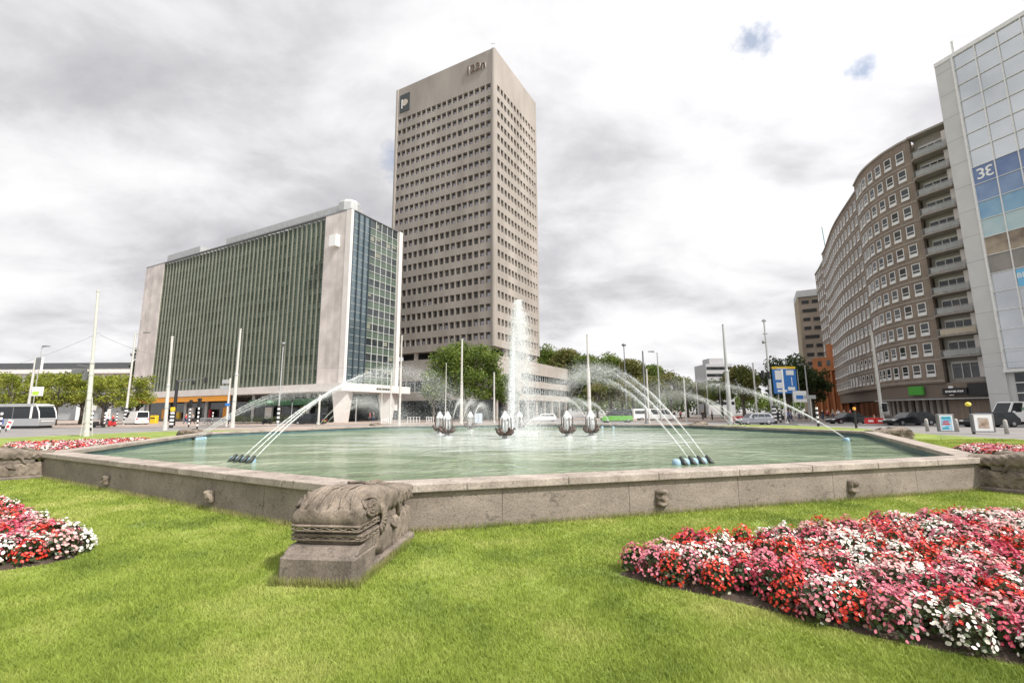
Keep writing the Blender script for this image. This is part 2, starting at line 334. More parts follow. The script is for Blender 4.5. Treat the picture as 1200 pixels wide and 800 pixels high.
# ================================================================== SETTING
def sheet(name, poly, z, m, h=None):
    b = MB(); 
    if h is None: b.add([(p[0], p[1], z) for p in poly], [tuple(range(len(poly)))])
    else: b.prism(poly, z-h, z)
    o = b.build(name, m); o['kind'] = 'structure'; return o
sheet('ground', [(3000*math.cos(i*math.pi/24), 3000*math.sin(i*math.pi/24)+300) for i in range(48)], -.12, asphalt)
lawn_poly = [(-60, -25), (45, -25), (29, 5), (27.6, 18), (27.8, 25), (28.3, 31), (29.5, 36), (31.5, 42), (31, 50), (28, 54.5), (20, 54), (8, 47.5), (-8, 45.2), (-20, 46), (-28, 48.5), (-34, 48), (-37, 42), (-38.5, 36), (-44, 30), (-60, 22)]
sheet('lawn', lawn_poly, 0, grass_g, .12)
b = MB()
for i in range(len(lawn_poly)):
    p = Vector(lawn_poly[i]); q = Vector(lawn_poly[(i+1) % len(lawn_poly)]); d = (q-p).normalized(); n_ = Vector((d.y, -d.x))
    b.add([(*p, -.118), (*q, -.118), (*(q+n_*.16), -.118), (*(p+n_*.16), -.118), (*p, .01), (*q, .01), (*(q+n_*.16), .01), (*(p+n_*.16), .01)],
          [(3, 2, 1, 0), (4, 5, 6, 7), (0, 1, 5, 4), (1, 2, 6, 5), (2, 3, 7, 6), (3, 0, 4, 7)])
o = b.build('kerb', kerb); o['kind'] = 'structure'
sheet('plaza', [(-140, 72), (-62, 66), (-30, 69.5), (-5, 80), (2, 92), (-10, 101), (-60, 118), (-140, 160)], 0.0, brickpave, .12)
sheet('brick_island', [(-33.5, 49.2), (-28, 50), (-20, 48), (-8, 47.2), (8, 49.5), (20, 56), (24, 60), (8, 63), (-12, 62), (-30, 60), (-36, 56)], .004, brickpave, .12)
sheet('pavement', [(22, 78), (60, 74), (58, 64), (66, 61), (61, 20), (90, 20), (120, 140), (60, 150), (30, 140), (12, 110)], 0.0, brickpave, .12)
sheet('footpath', [(34, 55), (56, 53.5), (56, 54.6), (34, 56.2)], .0, kerb, .12)
b = MB()
for k in range(14): x = -60+k*5; b.add([(x, 64.5, -.116), (x+2.5, 64.5, -.116), (x+2.5, 64.65, -.116), (x, 64.65, -.116)], [(0, 1, 2, 3)])
for k in range(10): x = 30+k*5; b.add([(x, 57.6, -.116), (x+2.5, 57.4, -.116), (x+2.5, 57.55, -.116), (x, 57.75, -.116)], [(0, 1, 2, 3)])
b.build('road_marking', linep)['kind'] = 'structure'
b = MB()
for y in (61.2, 62.6, 68.2, 69.6): b.box(-140, -30, y, y+.07, -.119, -.10)
b.build('tram_rails', grey)['kind'] = 'structure'

# ------------------------------------------------------------------ fountain basin
ZC, ZW = .67, .40
CEN = Vector((-.25, 24.1, 0)); RF = 17.52; A0 = -.9158
fitv = [CEN+Vector((RF*math.cos(A0+k*math.pi/4), RF*math.sin(A0+k*math.pi/4), 0)) for k in range(8)]
VR = G(1163, 535.5, ZC); VN = G(412, 571, ZC); VL = G(44, 530, ZC)
octv = [Vector((VR.x, VR.y, 0))]+[fitv[k] for k in range(1, 6)]+[Vector((VL.x, VL.y, 0)), Vector((VN.x, VN.y, 0))]   # anticlockwise from the right corner
def inset(poly, d):
    r = []; n = len(poly)
    for i in range(n):
        p0, p1, p2 = poly[i-1], poly[i], poly[(i+1) % n]
        e1 = (p1-p0).normalized(); e2 = (p2-p1).normalized(); n1_ = Vector((-e1.y, e1.x, 0)); n2_ = Vector((-e2.y, e2.x, 0)); m_ = (n1_+n2_).normalized()
        r.append(p1+m_*(d/max(.3, m_.dot(n1_))))
    return r
basin = thing('fountain_basin', 'large eight sided stone fountain basin with a pale coping in the lawn', 'fountain', (CEN.x, CEN.y, 0))
def ring(o_, i_, z0, z1, gap=None):
    b = MB(); n = len(o_)
    b.M = Matrix.Translation(-CEN)
    for i in range(n):
        j = (i+1) % n; segs = 1
        if gap: segs = max(1, int((o_[j]-o_[i]).length/gap))
        for s_ in range(segs):
            t0, t1 = s_/segs, (s_+1)/segs; L = (o_[j]-o_[i]).length; e = .004/L if gap else 0
            t0 += e; t1 -= e
            a, b_ = o_[i].lerp(o_[j], t0), o_[i].lerp(o_[j], t1); c, d = i_[i].lerp(i_[j], t1), i_[i].lerp(i_[j], t0)
            zj = random.uniform(-.003, .003) if gap else 0
            b.add([(p.x, p.y, z0) for p in (a, b_, c, d)]+[(p.x, p.y, z1+zj) for p in (a, b_, c, d)], [(3, 2, 1, 0), (4, 5, 6, 7), (0, 1, 5, 4), (1, 2, 6, 5), (2, 3, 7, 6), (3, 0, 4, 7)])
    return b
o2 = inset(octv, .07); i2 = inset(octv, .46); i3 = inset(octv, .40)
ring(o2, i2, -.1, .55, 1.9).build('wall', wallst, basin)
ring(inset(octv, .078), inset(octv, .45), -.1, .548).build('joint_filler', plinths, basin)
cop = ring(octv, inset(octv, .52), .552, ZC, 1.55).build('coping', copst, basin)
bv = cop.modifiers.new('b', 'BEVEL'); bv.width = .014; bv.segments = 2
ring(inset(octv, .02), inset(octv, .50), .551, .662).build('coping_joints', mat('joint_mortar', (.45, .42, .38), .9), basin)
ring(i2, inset(octv, .47), .1, .55).build('inner_lining', inner, basin)
wp = [(p.x, p.y) for p in inset(octv, .465)]
b = MB(); b.add([(p[0], p[1], ZW) for p in wp], [tuple(range(8))]); b.build('water', wm)['kind'] = 'structure'
# small carved reliefs on the outside of the wall
def relief(px, py, w, h):
    g = G(px, py, .3); e = None; best = 1e9
    for i in range(8):
        a, c = octv[i], octv[(i+1) % 8]; d = (c-a).normalized(); P = Vector((g.x, g.y, 0)); s_ = (P-a).dot(d); q = a+d*s_
        # intersection of the bearing with the wall line
        dir_ = Vector((g.x, g.y, 0)).normalized(); den = dir_.x*d.y-dir_.y*d.x
        if abs(den) < 1e-6: continue
        tt = (a.x*d.y-a.y*d.x)/den
        q = dir_*tt; sl_ = (q-a).dot(d)
        if 0 < sl_ < (c-a).length and 0 < tt < best: best = tt; e = (q, d)
    q, d = e; ang = math.atan2(d.y, d.x); b = MB(); b.M = Matrix.Translation(q-CEN) @ Matrix.Rotation(ang, 4, 'Z')
    gx, gz = 15, 15; vs = []; fs = []
    for iz in range(gz):
        for ix in range(gx):
            x = (ix/(gx-1)-.5)*w; z = (iz/(gz-1))*h; e_ = min(ix, gx-1-ix, iz, gz-1-iz)
            nn = noise.noise(Vector((x*14+px, z*14, py)))*.05
            vs.append((x+(noise.noise(Vector((z*9, px, 1)))*.05), (.06 if e_ == 0 else .02-.05*(1-((x/w*2)**2))-nn), .13+z))
    for iz in range(gz-1):
        for ix in range(gx-1): a_ = iz*gx+ix; fs.append((a_, a_+1, a_+gx+1, a_+gx))
    b.add(vs, fs).build('wall_relief', carved, basin, smooth=True)
for a in ((778, 588, .22, .26), (1003, 572, .22, .24), (243, 580, .22, .22), (122, 557, .24, .2)): relief(*a)

# ------------------------------------------------------------------ carved heads at the corners
def head(loc, rz, label, first=None):
    if first is not None: return dup(first, loc, rz, label)
    t = thing('stone_fish_head', label, 'sculpture', loc, rz, 'carved stone heads at the corners of the basin'); t.scale = (1, .92, .9)
    # plinth
    b = MB(); b.bbox(.98, 1.52, -.44, .44, -.05, .30, .03); b.bbox(-.3, .98, -.455, .455, -.05, .10, .03)
    b.side([(.95, .30), (1.46, .30), (1.36, .36), (.95, .40)], (-.43, -.40, .40, .43), (.02, 0, 0, .02))
    p = b.build('plinth', plinths, t)
    def loft(name, xs, f, nseg, m):
        b = MB(); vs = []; fs = []
        for x in xs:
            w, z0, z1, sq = f(x)
            for i in range(nseg):
                a = 2*math.pi*i/nseg; ca, sa = math.cos(a), math.sin(a)
                y = w*math.copysign(abs(ca)**sq, ca); z = (z0+z1)/2+(z1-z0)/2*math.copysign(abs(sa)**sq, sa)
                nrm = Vector((0, ca, sa)); q = Vector((x, y, z))
                d = noise.noise(q*7)*.014+noise.noise(q*19)*.008+noise.noise(q*45)*.003
                d += detail(x, y, z, ca, sa)
                q += nrm*d; vs.append(q)
        n = nseg
        for k in range(len(xs)-1):
            for i in range(n): j = (i+1) % n; fs.append((k*n+i, k*n+j, k*n+n+j, k*n+n+i))
        fs.append(tuple(range(n))); fs.append(tuple(reversed(range((len(xs)-1)*n, len(xs)*n))))
        b.add(vs, fs); return b.build(name, m, t, smooth=True)
    def detail(x, y, z, ca, sa):
        d = 0
        # gill fan: radial ribs on both flanks
        r = math.hypot(x-.90, z-.56); th = math.atan2(z-.56, -(x-.90))
        if abs(ca) > .55 and .07 < r < .30 and x < 1.0: d += .020*math.cos(th*16)
        # eye: rings spiralling around the socket
        re = math.hypot(x-1.15, z-.77)
        if abs(ca) > .3 and re < .15: d += .026*math.cos(re*85+math.atan2(z-.77, x-1.15))+.02*(1-re/.15)
        # scales behind
        if x < .45 and abs(ca) > .5: d += .016*math.sin(x*45)*math.sin(z*40)
        # grooves across the brow
        if sa > .3 and x > .8: d += .014*math.sin(abs(y)*42)
        return d
    def up(x):
        u = max(0, min(1, x/1.40)); top = .80+.15*math.sin(min(1, u*1.5)*math.pi/2)
        if x > 1.02: top -= ((x-1.02)/.33)**2*.20
        w = .385+.055*math.sin(min(1, (u+.1)*1.3)*math.pi/2)
        if x > 1.2: w -= (x-1.2)*.18
        return w, .545, top, .55
    loft('upper_head', [i*.02 for i in range(-16, 68)]+[1.345, 1.352], up, 72, carved)
    def lo(x):
        w = .385+.04*math.sin(min(1, x/1.0)*math.pi/2); bot = .02 if x < .75 else .02+(x-.75)*.66
        return w, bot, .515, .5
    loft('lower_jaw', [i*.02 for i in range(-16, 65)], lo, 64, carved)
    b = MB(); b.box(.0, 1.24, -.36, .36, .48, .58); b.build('mouth', dark if 0 else plinths, t)
    # wavy lips: rows of small arcs, above and below the mouth
    for zz_, xf, wf, nm in ((.585, 1.368, .395, 'upper_lip'), (.475, 1.325, .415, 'lower_lip')):
        b = MB(); pts = [(.72+ (xf-.72)*k/10, -wf-.008, zz_) for k in range(10)]+[(xf, -wf+2*wf*k/12, zz_) for k in range(13)]+[(xf-(xf-.72)*k/10, wf+.008, zz_) for k in range(1, 11)]
        b.tube(pts, .017, 6)
        b.tube([(x, y, z-.052) for x, y, z in pts], .013, 6)
        n_ = 96; tot = []
        for k in range(n_+1):
            f = k/n_*(len(pts)-1); i = min(int(f), len(pts)-2); q = Vector(pts[i]).lerp(Vector(pts[i+1]), f-i)
            tot.append((q.x+.004, q.y*1.01, q.z-.026+.014*math.sin(k*.95)))
        b.tube(tot, .009, 5)
        b.build(nm, carved, t, smooth=True)
    # eye rings, nostril boss, gill ribs, crest and tail scroll
    for s in (-1, 1):
        b = MB()
        for r_ in (.115, .075, .036):
            ring_ = []
            for k in range(25):
                a = k/24*2*math.pi*.93; xx = 1.15+r_*math.cos(a); z_ = .77+r_*math.sin(a)*.9
                w_ = up(xx)[0]; sa_ = (z_-(.545+up(xx)[2])/2)/((up(xx)[2]-.545)/2); sa_ = max(-.98, min(.98, sa_))
                yy = w_*(1-abs(sa_)**(2/.55))**(.55/2); ring_.append((xx, s*(yy+.012), z_))
            b.tube(ring_, .019, 6)
        b.build('eye', carved, t, smooth=True)
        b = MB()
        for k in range(9):
            a = R(100+k*19); c0 = Vector((.93, 0, .57)); p0 = c0+Vector((math.cos(a)*.07, 0, math.sin(a)*.07)); p1 = c0+Vector((math.cos(a)*.25, 0, math.sin(a)*.22))
            p0.y = s*(up(max(.1, p0.x))[0]+.005); p1.y = s*(up(max(.1, p1.x))[0]-.01)
            b.tube([p0, (p0+p1)/2+Vector((0, s*.012, 0)), p1], [.014, .026, .012], 6)
        b.build('gill_fan', carved, t, smooth=True)
        b = MB(); b.tube([(.52, s*.425, .42), (.44, s*.435, .36), (.33, s*.42, .31)], [.01, .028, .01], 6)
        b.tube([(.36, s*.40, .70), (.25, s*.40, .62), (.20, s*.39, .50), (.13, s*.37, .40)], [.012, .03, .028, .01], 6)
        b.build('side_scroll', carved, t, smooth=True)
    b = MB()
    for k in range(5): y = -.16+k*.08; b.tube([(.62, y, .925), (.85, y*1.1, .95), (1.08, y*1.3, .955), (1.24, y*1.5, .88), (1.33, y*1.7, .77)], [.012, .018, .018, .015, .01], 6)
    b.tube([(.50, -.20, .93), (.62, -.10, .95), (.55, .02, .95), (.66, .12, .95), (.56, .20, .93)], .022, 6)
    b.tube([(.02, -.18, .75), (.16, -.12, .86), (.30, -.04, .88), (.24, .08, .90), (.10, .14, .84), (-.05, .1, .74)], [.03, .045, .04, .045, .04, .03], 7)
    b.build('crest', carved, t, smooth=True)
    return t
def outrot(v): d = v-CEN; return math.atan2(d.y, d.x)
HP, HR = Vector((-1.80, 6.33, 0)), R(-96.6)
h0 = head(HP, HR, 'carved stone fish head on a plinth nearest the camera, mouth facing the lawn')
hl = {0: 'carved stone head at the right corner of the basin, cut by the photo edge', 6: 'carved stone head at the left corner of the basin, cut by the photo edge',
      1: 'weathered carved stone head at the far right corner beside the grass and parked cars', 5: 'small brown carved head at the far left corner near the white mast',
      2: 'carved stone head behind the far right coping near the grey mast', 3: 'carved stone head hidden low behind the middle of the far coping', 4: 'carved stone head behind the far left coping facing the plaza'}
for k, l in hl.items():
    hk = head(octv[k], outrot(octv[k]), l, h0)

# ------------------------------------------------------------------ fountain: nozzles, jets, chalices
def drops(P, size, name, parent, m=drop):
    n = len(P); d = rng.normal(size=(n, 3, 3)); d /= np.linalg.norm(d, axis=2, keepdims=True)
    V = P[:, None, :]+d*size[:, None, None]; return np_mesh(name, V.reshape(-1, 3), np.arange(n*3).reshape(n, 3), 3, m, parent, kind='stuff')
def jetset(px, py, label, njet, spread, tanv, rng_, aim=0.0, hosey=True):
    P0 = G(px, py, ZW); P0.z = 0; d = (CEN-P0); dist = d.length; d.normalize(); d = Vector((d.x*math.cos(aim)-d.y*math.sin(aim), d.x*math.sin(aim)+d.y*math.cos(aim), 0)); lat = Vector((-d.y, d.x, 0))
    t = thing('nozzle_group', label, 'fountain nozzles', (P0.x, P0.y, ZW), 0, 'blue nozzle groups around the basin')
    for k in range(njet):
        o = lat*((k-(njet-1)/2)*spread)
        b = MB(); b.M = Matrix.Translation(o)
        b.tube([(-d.x*.16, -d.y*.16, -.04), (-d.x*.04, -d.y*.04, .08), (d.x*.06, d.y*.06, .17)], [.06, .055, .035], 8); b.build('pipe', hose, t, smooth=True)
        b = MB(); b.M = Matrix.Translation(o+d*.05+lat*.13); b.lathe([(.03, .13), (.07, .12), (.105, .08), (.11, .02), (.125, -.06)][::-1], 10, (0, 0, 0)); b.build('float', bluepl, t, smooth=True)
    for k in range(njet-1 if njet == 4 else njet):
        o = lat*((k-(njet-1)/2)*spread); rr = rng_*(1+.05*math.sin(k*2.1)); tv = tanv*(1+.05*math.cos(k*1.7))
        # nozzles converge a little
        dd = (d*rr - o*.15).normalized()
        pts = []; rad = []; n_ = 40
        for i in range(n_+1):
            s = i/n_*rr*.62; z = .15+tv*s*(1-s/rr)
            pts.append(o+dd*(s+.1)+Vector((0, 0, z))+Vector((noise.noise(Vector((s*3, k, px))), noise.noise(Vector((s*3, k+9, px))), noise.noise(Vector((s*3, k+5, px)))))*.012*s)
            rad.append((.009+.0018*s)*(1+.6*noise.noise(Vector((s*9, k, px))))*(1-(i/n_)**2.5*.93))
        MB().tube(pts[:int(n_*.62)], [q_*(1-(i_/(n_*.62))**2*.9) for i_, q_ in enumerate(rad[:int(n_*.62)])], 6).build('water_jet', jetm, t, smooth=True)
        nd = 17000; s = rr*rng.random(nd)**.70; 
        z = .15+tv*s*(1-s/rr); sig = .004+.007*s+.0030*s*s
        P = np.stack([o.x+dd.x*(s+.1), o.y+dd.y*(s+.1), z], 1)+rng.normal(size=(nd, 3))*sig[:, None]
        P[:, 2] -= np.abs(rng.normal(size=nd))*sig*1.3
        P = P[P[:, 2] > .02]; sz = rng.uniform(.005, .0135, len(P))
        drops(P, sz, 'spray', t)
    return t
jetset(285, 541, 'nearest left group of pale blue floats throwing jets inwards past the glass block', 4, .30, .98, 11.0)
jetset(815, 543, 'nearest right group of pale blue floats throwing jets to the left', 4, .27, .98, 11.0)
jetset(992, 516, 'right hand nozzle by the basin corner throwing one strong jet', 2, .14, .80, 12.0)
jetset(232, 515, 'left hand cluster of pale blue floats below the white mast', 4, .20, .80, 12.0)
jetset(866, 501.5, 'far right nozzle group near the silver car', 3, .5, .78, 12.0)
jetset(378, 503, 'far left nozzle group in front of the dark car', 3, .5, .70, 12.0)
jetset(541, 500.5, 'far nozzle group behind the chalices, below the white mast', 3, .9, .8, 10.0)
jetset(704, 501, 'far nozzle group to the right of the chalices', 3, .9, .8, 10.0)
# central plume
cp = thing('central_jet', 'tall white plume of water rising from the middle of the basin', 'water jet', (CEN.x+.15, CEN.y, ZW))
b = MB(); pts = []; rad = []
for i in range(40): z = i*.15; pts.append((.03*z+noise.noise(Vector((z*2, 1, 1)))*.05, 0, z)); rad.append((.10+.03*z+.08*abs(noise.noise(Vector((z*5, 3, 3)))))*(1-(i/39)**3*.9))
b.tube(pts, rad, 12); b.build('water_column', jetm, cp, smooth=True)
nd = 46000; z = 7.3*rng.random(nd)**.8; sg = (.10+.05*z)*(1-.7*(z/7)**3)
P = np.stack([.05+.055*z+rng.normal(size=nd)*sg, rng.normal(size=nd)*sg, z], 1)
nd2 = 42000; z2 = 6.6*rng.random(nd2); sg2 = .18+.05*(6.6-z2)
P2 = np.stack([.55+.07*(6.6-z2)+rng.normal(size=nd2)*(.22+.03*(6.6-z2)), rng.normal(size=nd2)*sg2, z2], 1)
nd3 = 6000; a3 = rng.uniform(0, 6.28, nd3); r3 = rng.normal(size=nd3)*.5
P3 = np.stack([r3*np.cos(a3)+.3, r3*np.sin(a3), np.abs(rng.normal(size=nd3))*.35], 1)
P = np.concatenate([P, P2, P3]); P = P[P[:, 2] > .01]
drops(P, rng.uniform(.008, .026, len(P)), 'spray', cp)
def chalice(loc, s, rz, label, first=None):
    if first is not None: c = dup(first, loc, rz, label); return c
    t = thing('chalice_fountain', label, 'fountain figure', loc, rz, 'bronze chalice fountains around the central jet')
    b = MB(); b.lathe([(.30, -.1), (.30, .02), (.16, .05), (.11, .18), (.15, .26)], 14); b.build('pedestal', greyl, t, smooth=True)
    for k in range(6):
        a = k*math.pi/3; c, s_ = math.cos(a), math.sin(a)
        b = MB(); b.tube([(c*.08, s_*.08, .22), (c*.24, s_*.24, .26), (c*.36, s_*.36, .36), (c*.42, s_*.42, .52)], [.07, .11, .10, .03], 6)
        b.tube([(c*.42, s_*.42, .52), (c*.52, s_*.52, .44)], [.05, .012], 5)
        b.build('bowl_arm', bronze, t, smooth=True)
        b = MB(); b.tube([(c*.30, s_*.30, .34), (c*.28, s_*.28, 1.02)], [.032, .024], 5); b.build('rod', bronze, t)
    b = MB()
    for k in range(5):
        a = k*2*math.pi/5+.3; c, s_ = math.cos(a)*.15, math.sin(a)*.15
        b.tube([(c, s_, .30), (c, s_, .6), (c*.95, s_*.95, .95)], [.03, .035, .045], 7)
    b.build('water_pipes', jetm, t, smooth=True)
    b = MB(); b.lathe([(.23, .90), (.24, .98), (.19, 1.08), (.12, 1.2), (.05, 1.3), (.01, 1.34)], 14); b.build('water_dome', jetm, t, smooth=True)
    nd = 1100; z = .3+1.05*rng.random(nd); a = rng.uniform(0, 6.28, nd); r = np.abs(rng.normal(size=nd))*.10+.10*(1.35-z)+.04
    drops(np.stack([r*np.cos(a), r*np.sin(a), z], 1), rng.uniform(.008, .018, nd), 'spray', t)
    return t
chs = [((592, 514.5), 'bronze chalice with white water dome just left of the central jet'), ((524, 511.5), 'bronze chalice in front, right one of the overlapping pair on the left'),
       ((515, 508), 'bronze chalice behind, left one of the overlapping pair on the left'), ((551, 504), 'far bronze chalice below the thick white mast'),
       ((609, 505), 'far bronze chalice seen behind the central jet'), ((665, 511.5), 'bronze chalice with low water, second from the right'),
       ((693, 511), 'rightmost bronze chalice with tall water dome below a white mast')]
c0 = None
for k, ((px, py), l) in enumerate(chs):
    g = G(px, py, ZW); g.z = ZW
    c = chalice(g, 1, k*.37, l, c0); c0 = c0 or c
nd = 1
bpy.context.view_layer.update()

# ------------------------------------------------------------------ buildings
class Fac:
    """frame of a facade: x runs A->B (left to right seen from outside), y inwards, z up"""
    def __init__(s, root, A, B): s.root = root; s.A = Vector((A[0], A[1], 0)); s.B = Vector((B[0], B[1], 0)); d = s.B-s.A; s.L = d.length; s.rz = math.atan2(d.y, d.x); s.o = s.A-root.location; s.o.z = 0
    def mb(s, b=None): b = b or MB(); b.at(s.o, s.rz); return b
    def pt(s, x, y, z): return s.o+Vector((x*math.cos(s.rz)-y*math.sin(s.rz), x*math.sin(s.rz)+y*math.cos(s.rz), z))
def marks(name, root, fac, x, y, z, widths, h, m):
    # writing too small to be read in the photograph: a row of letter-sized strokes
    b = fac.mb()
    for k, w_ in enumerate(widths): b.box(x, x+w_*.75, y, y+.02, z+(.1*h if k % 2 else 0), z+h); x += w_
    b.build(name, m, root)
def place(root, items, proto, name, mats, limit=100, rest='window', smooth=False):
    """items: (dist, pos, rz). the nearest ones become parts, the others one stuff part"""
    items = sorted(items, key=lambda i: i[0]); me = proto.mesh(name)
    for m in mats: me.materials.append(m)
    for d, p, rz in items[:limit]:
        o = bpy.data.objects.new(name, me); COL.objects.link(o); o.parent = root; o.location = p; o.rotation_euler = (0, 0, rz)
    if len(items) > limit:
        b = MB()
        for d, p, rz in items[limit:]:
            b.at(p, rz)
            base = len(b.v)
            for v in proto.v: b.v.append(tuple(b.M @ Vector(v)))
            for f, m_ in zip(proto.f, proto.m): b.f.append(tuple(base+i for i in f)); b.m.append(m_)
        b.build(rest, mats, root, kind='stuff')
# --- concrete tower
TC = Vector((-4.0, 104.7)); dL = Vector((-29.4, 15.9)).normalized(); dR = Vector((-dL.y, dL.x))*-1
if dR.y < 0: dR = -dR
TLc = TC+dL*33.4; TRc = TC+dR*24.7; TB = TLc+dR*24.7
tower = thing('office_tower', 'tall beige concrete office tower with rows of small deep windows', 'building', (TC.x, TC.y, 0))
wi = []
b = MB(); core = MB()
for A, B_, n, x0, pitch in ((TLc, TC, 18, .7, (33.4-1.7)/18), (TC, TRc, 13, 1.1, (24.7-1.5)/13)):
    f = Fac(tower, A, B_); f.mb(b); L = f.L; dep = .75; e0 = 0 if A == TLc else 0
    zs = [19.55+3.41*i for i in range(20)]; hw = .84; wo_ = 1.38 if n == 18 else 1.22
    xa = 0.0; 
    # spandrels
    prev = 16.9
    for z in zs: b.box(.45, L-.45, 0, dep, prev, z-hw); prev = z+hw
    b.box(.45, L-.45, 0, dep, prev, 94.6)
    b.box(.45, L-.45, .06, dep, 94.6, 95.0)
    for z in zs:
        for k in range(n+1):
            xl = .45 if k == 0 else x0+k*pitch-(pitch-wo_)/2; xr = x0+k*pitch+(pitch-wo_)/2 if k < n else L-.45
            b.box(xl, xr, 0, dep, z-hw, z+hw)
        for k in range(n):
            p = f.pt(x0+(k+.5)*pitch, dep-.12, z); w_ = p+tower.location
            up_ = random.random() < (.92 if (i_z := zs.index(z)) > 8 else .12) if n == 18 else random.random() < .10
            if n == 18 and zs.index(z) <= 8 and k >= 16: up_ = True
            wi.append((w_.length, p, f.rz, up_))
def rel(v, z=0): return Vector((v.x-TC.x, v.y-TC.y, z))
b.at()
# rounded corner piers
for c, in ((TC,), (TLc,), (TRc,), (TB,)):
    q = rel(c); ins = (rel((TC+TB)/2)-q).normalized()*.62
    b.lathe([(.62, 16.9), (.62, 94.8)], 20, (q.x+ins.x, q.y+ins.y, 0))
b.add([(*rel(TC+dL*.4+dR*.4)[:2], 94.62), (*rel(TLc-dL*.4+dR*.4)[:2], 94.62), (*rel(TB-dL*.4-dR*.4)[:2], 94.62), (*rel(TRc+dL*.4-dR*.4)[:2], 94.62)], [(0, 1, 2, 3)])
b.build('wall', concrete, tower)
q = [rel(TC+dL*.75+dR*.75), rel(TLc-dL*.75+dR*.75), rel(TB-dL*.3-dR*.3), rel(TRc+dL*.3-dR*.75)]
MB().prism([(v.x, v.y) for v in q][::-1], 16.95, 94.5).build('core', concrete, tower)
for A, B_ in ((TRc, TB), (TB, TLc)):
    f = Fac(tower, A, B_); b = f.mb(); b.box(.3, f.L-.3, 0, .4, 16.9, 94.9); b.build('rear_wall', concrete, tower)
pw = MB(); pw.mat(0).box(-.61, .61, -.05, .06, -.88, -.80).box(-.61, .61, -.05, .06, .80, .88).box(-.61, -.55, -.05, .06, -.8, .8).box(.55, .61, -.05, .06, -.8, .8).box(.10, .15, -.05, .06, -.8, .8)
pw.mat(1).box(-.55, .10, .0, .05, -.8, .8).box(.15, .55, .0, .05, -.8, .8)
place(tower, [w[:3] for w in wi if not w[3]], pw, 'window', [slabc, glass_br], 50)
pwb = MB(); pwb.v, pwb.f, pwb.m = list(pw.v), list(pw.f), list(pw.m); pwb.mat(2).box(-.50, .07, -.03, -.002, -.78, .25).box(.17, .53, -.03, -.002, -.78, .18)  # pale lower panels: sky reflection in the glass, painted as flat colour
place(tower, [w[:3] for w in wi if w[3]], pwb, 'window_with_reflection', [slabc, glass_br, mat('pale_reflection', (.36, .35, .41), .5)], 50, 'windows_with_reflections')
# dark undercroft and columns
b = MB(); q2 = [rel(TC+dL*3+dR*3), rel(TLc-dL*3+dR*3), rel(TB-dL*3-dR*3), rel(TRc+dL*3-dR*3)]
b.prism([(v.x, v.y) for v in q2][::-1], 0, 16.9); b.build('undercroft', dark, tower)
for k in range(5):
    for A, B_ in ((TC, TLc), (TC, TRc)):
        c = rel(A.lerp(B_, .03+k*.235)+(dL+dR)*.9 if 0 else A.lerp(B_, .03+k*.235)); b = MB(); ins = (rel((TC+TB)/2)-c).normalized()*1.0
        if A is TC and B_ is TRc and k == 0: continue
        b.box(c.x+ins.x-.5, c.x+ins.x+.5, c.y+ins.y-.5, c.y+ins.y+.5, 13, 16.9); b.build('column', concrete, tower)
f = Fac(tower, TLc, TC)
b = f.mb(); b.box(1.6, 5.2, -.12, 0, 87.0, 92.6); b.build('logo_panel', mat('logo_dark', (.03, .04, .04), .5), tower)
b = f.mb(); cyl = []
b.tube([f.o*0+Vector((3.5, -.125, 89.8)), Vector((3.5, -.2, 89.8))], 1.05, 20); b.build('logo_disc', mat('logo_sand', (.45, .40, .33), .6), tower)
b = f.mb(); b.box(2.3, 2.6, -.2, -.12, 88.2, 91.0); b.box(2.6, 3.0, -.2, -.12, 89.2, 89.5); b.build('logo_mark', white, tower)
text('lettering', '122n', 3.1, mat('letter_bronze', (.10, .055, .03), .5), tower, f.pt(27.7, -.22, 91.1), (R(90), 0, f.rz), .10, .04)
text('lettering_edge', '122n', 3.1, white, tower, f.pt(27.85, -.08, 91.05), (R(90), 0, f.rz), .05, .03)
b = MB(); q = rel(TC, 95)+(rel(TB)-rel(TC)).normalized()*1.0; b.tube([(q.x, q.y, 94.6), (q.x, q.y, 97.2)], .07, 6); b.tube([(q.x-.5, q.y, 96.8), (q.x+.5, q.y, 96.8)], .06, 5); b.build('mast', grey, tower)
# --- podium of the tower
PC = TC-dR*3.2-dL*-0+dL*0; PC = TC-dR*2.5-dL*1.5
PL = PC+dL*48; PR = PC+dR*46
pod = thing('podium_building', 'low pale beige podium building with ribbon windows below the tower', 'building', (PC.x, PC.y, 0))
ph = 14.6
fR = Fac(pod, PC, PR); fL = Fac(pod, PL, PC)
b = fR.mb(); b.box(0, 46, 0, .5, 12.1, ph); b.box(0, 13, 0, .5, 4.6, 12.1)
for z0, z1 in ((4.6, 6.0), (7.9, 9.6), (11.3, 12.1)): b.box(13, 46, 0, .5, z0, z1)
fL.mb(b); b.box(0, 48-.5, 0, .5, 9.4, ph); b.box(0, 47.5, 0, .5, 4.6, 6.6); b.box(30, 47.5, 0, .5, 6.6, 9.4)
b.at(); v = [rel(x)-rel(PC) for x in (PC+dL*.5+dR*.5, PL+dR*.5, PL+dR*40, PR+dL*40, PR+dL*.5)]
b.prism([(p.x, p.y) for p in v][::-1], 4.6, ph-.15); b.build('wall', cream, pod)
b = MB(); b.prism([(p.x, p.y) for p in [rel(x)-rel(PC) for x in (PC+dL*1.8+dR*1.8, PL+dR*1.8, PL+dR*38, PR+dL*38, PR+dL*1.8)]][::-1], 0, 4.6); b.build('ground_floor_glazing', glass_dk, pod)
for k in range(9): b = fR.mb(); b.box(1.2+k*5.2, 1.9+k*5.2, .3, 1, 0, 4.6); b.build('column', cream, pod)
its = []
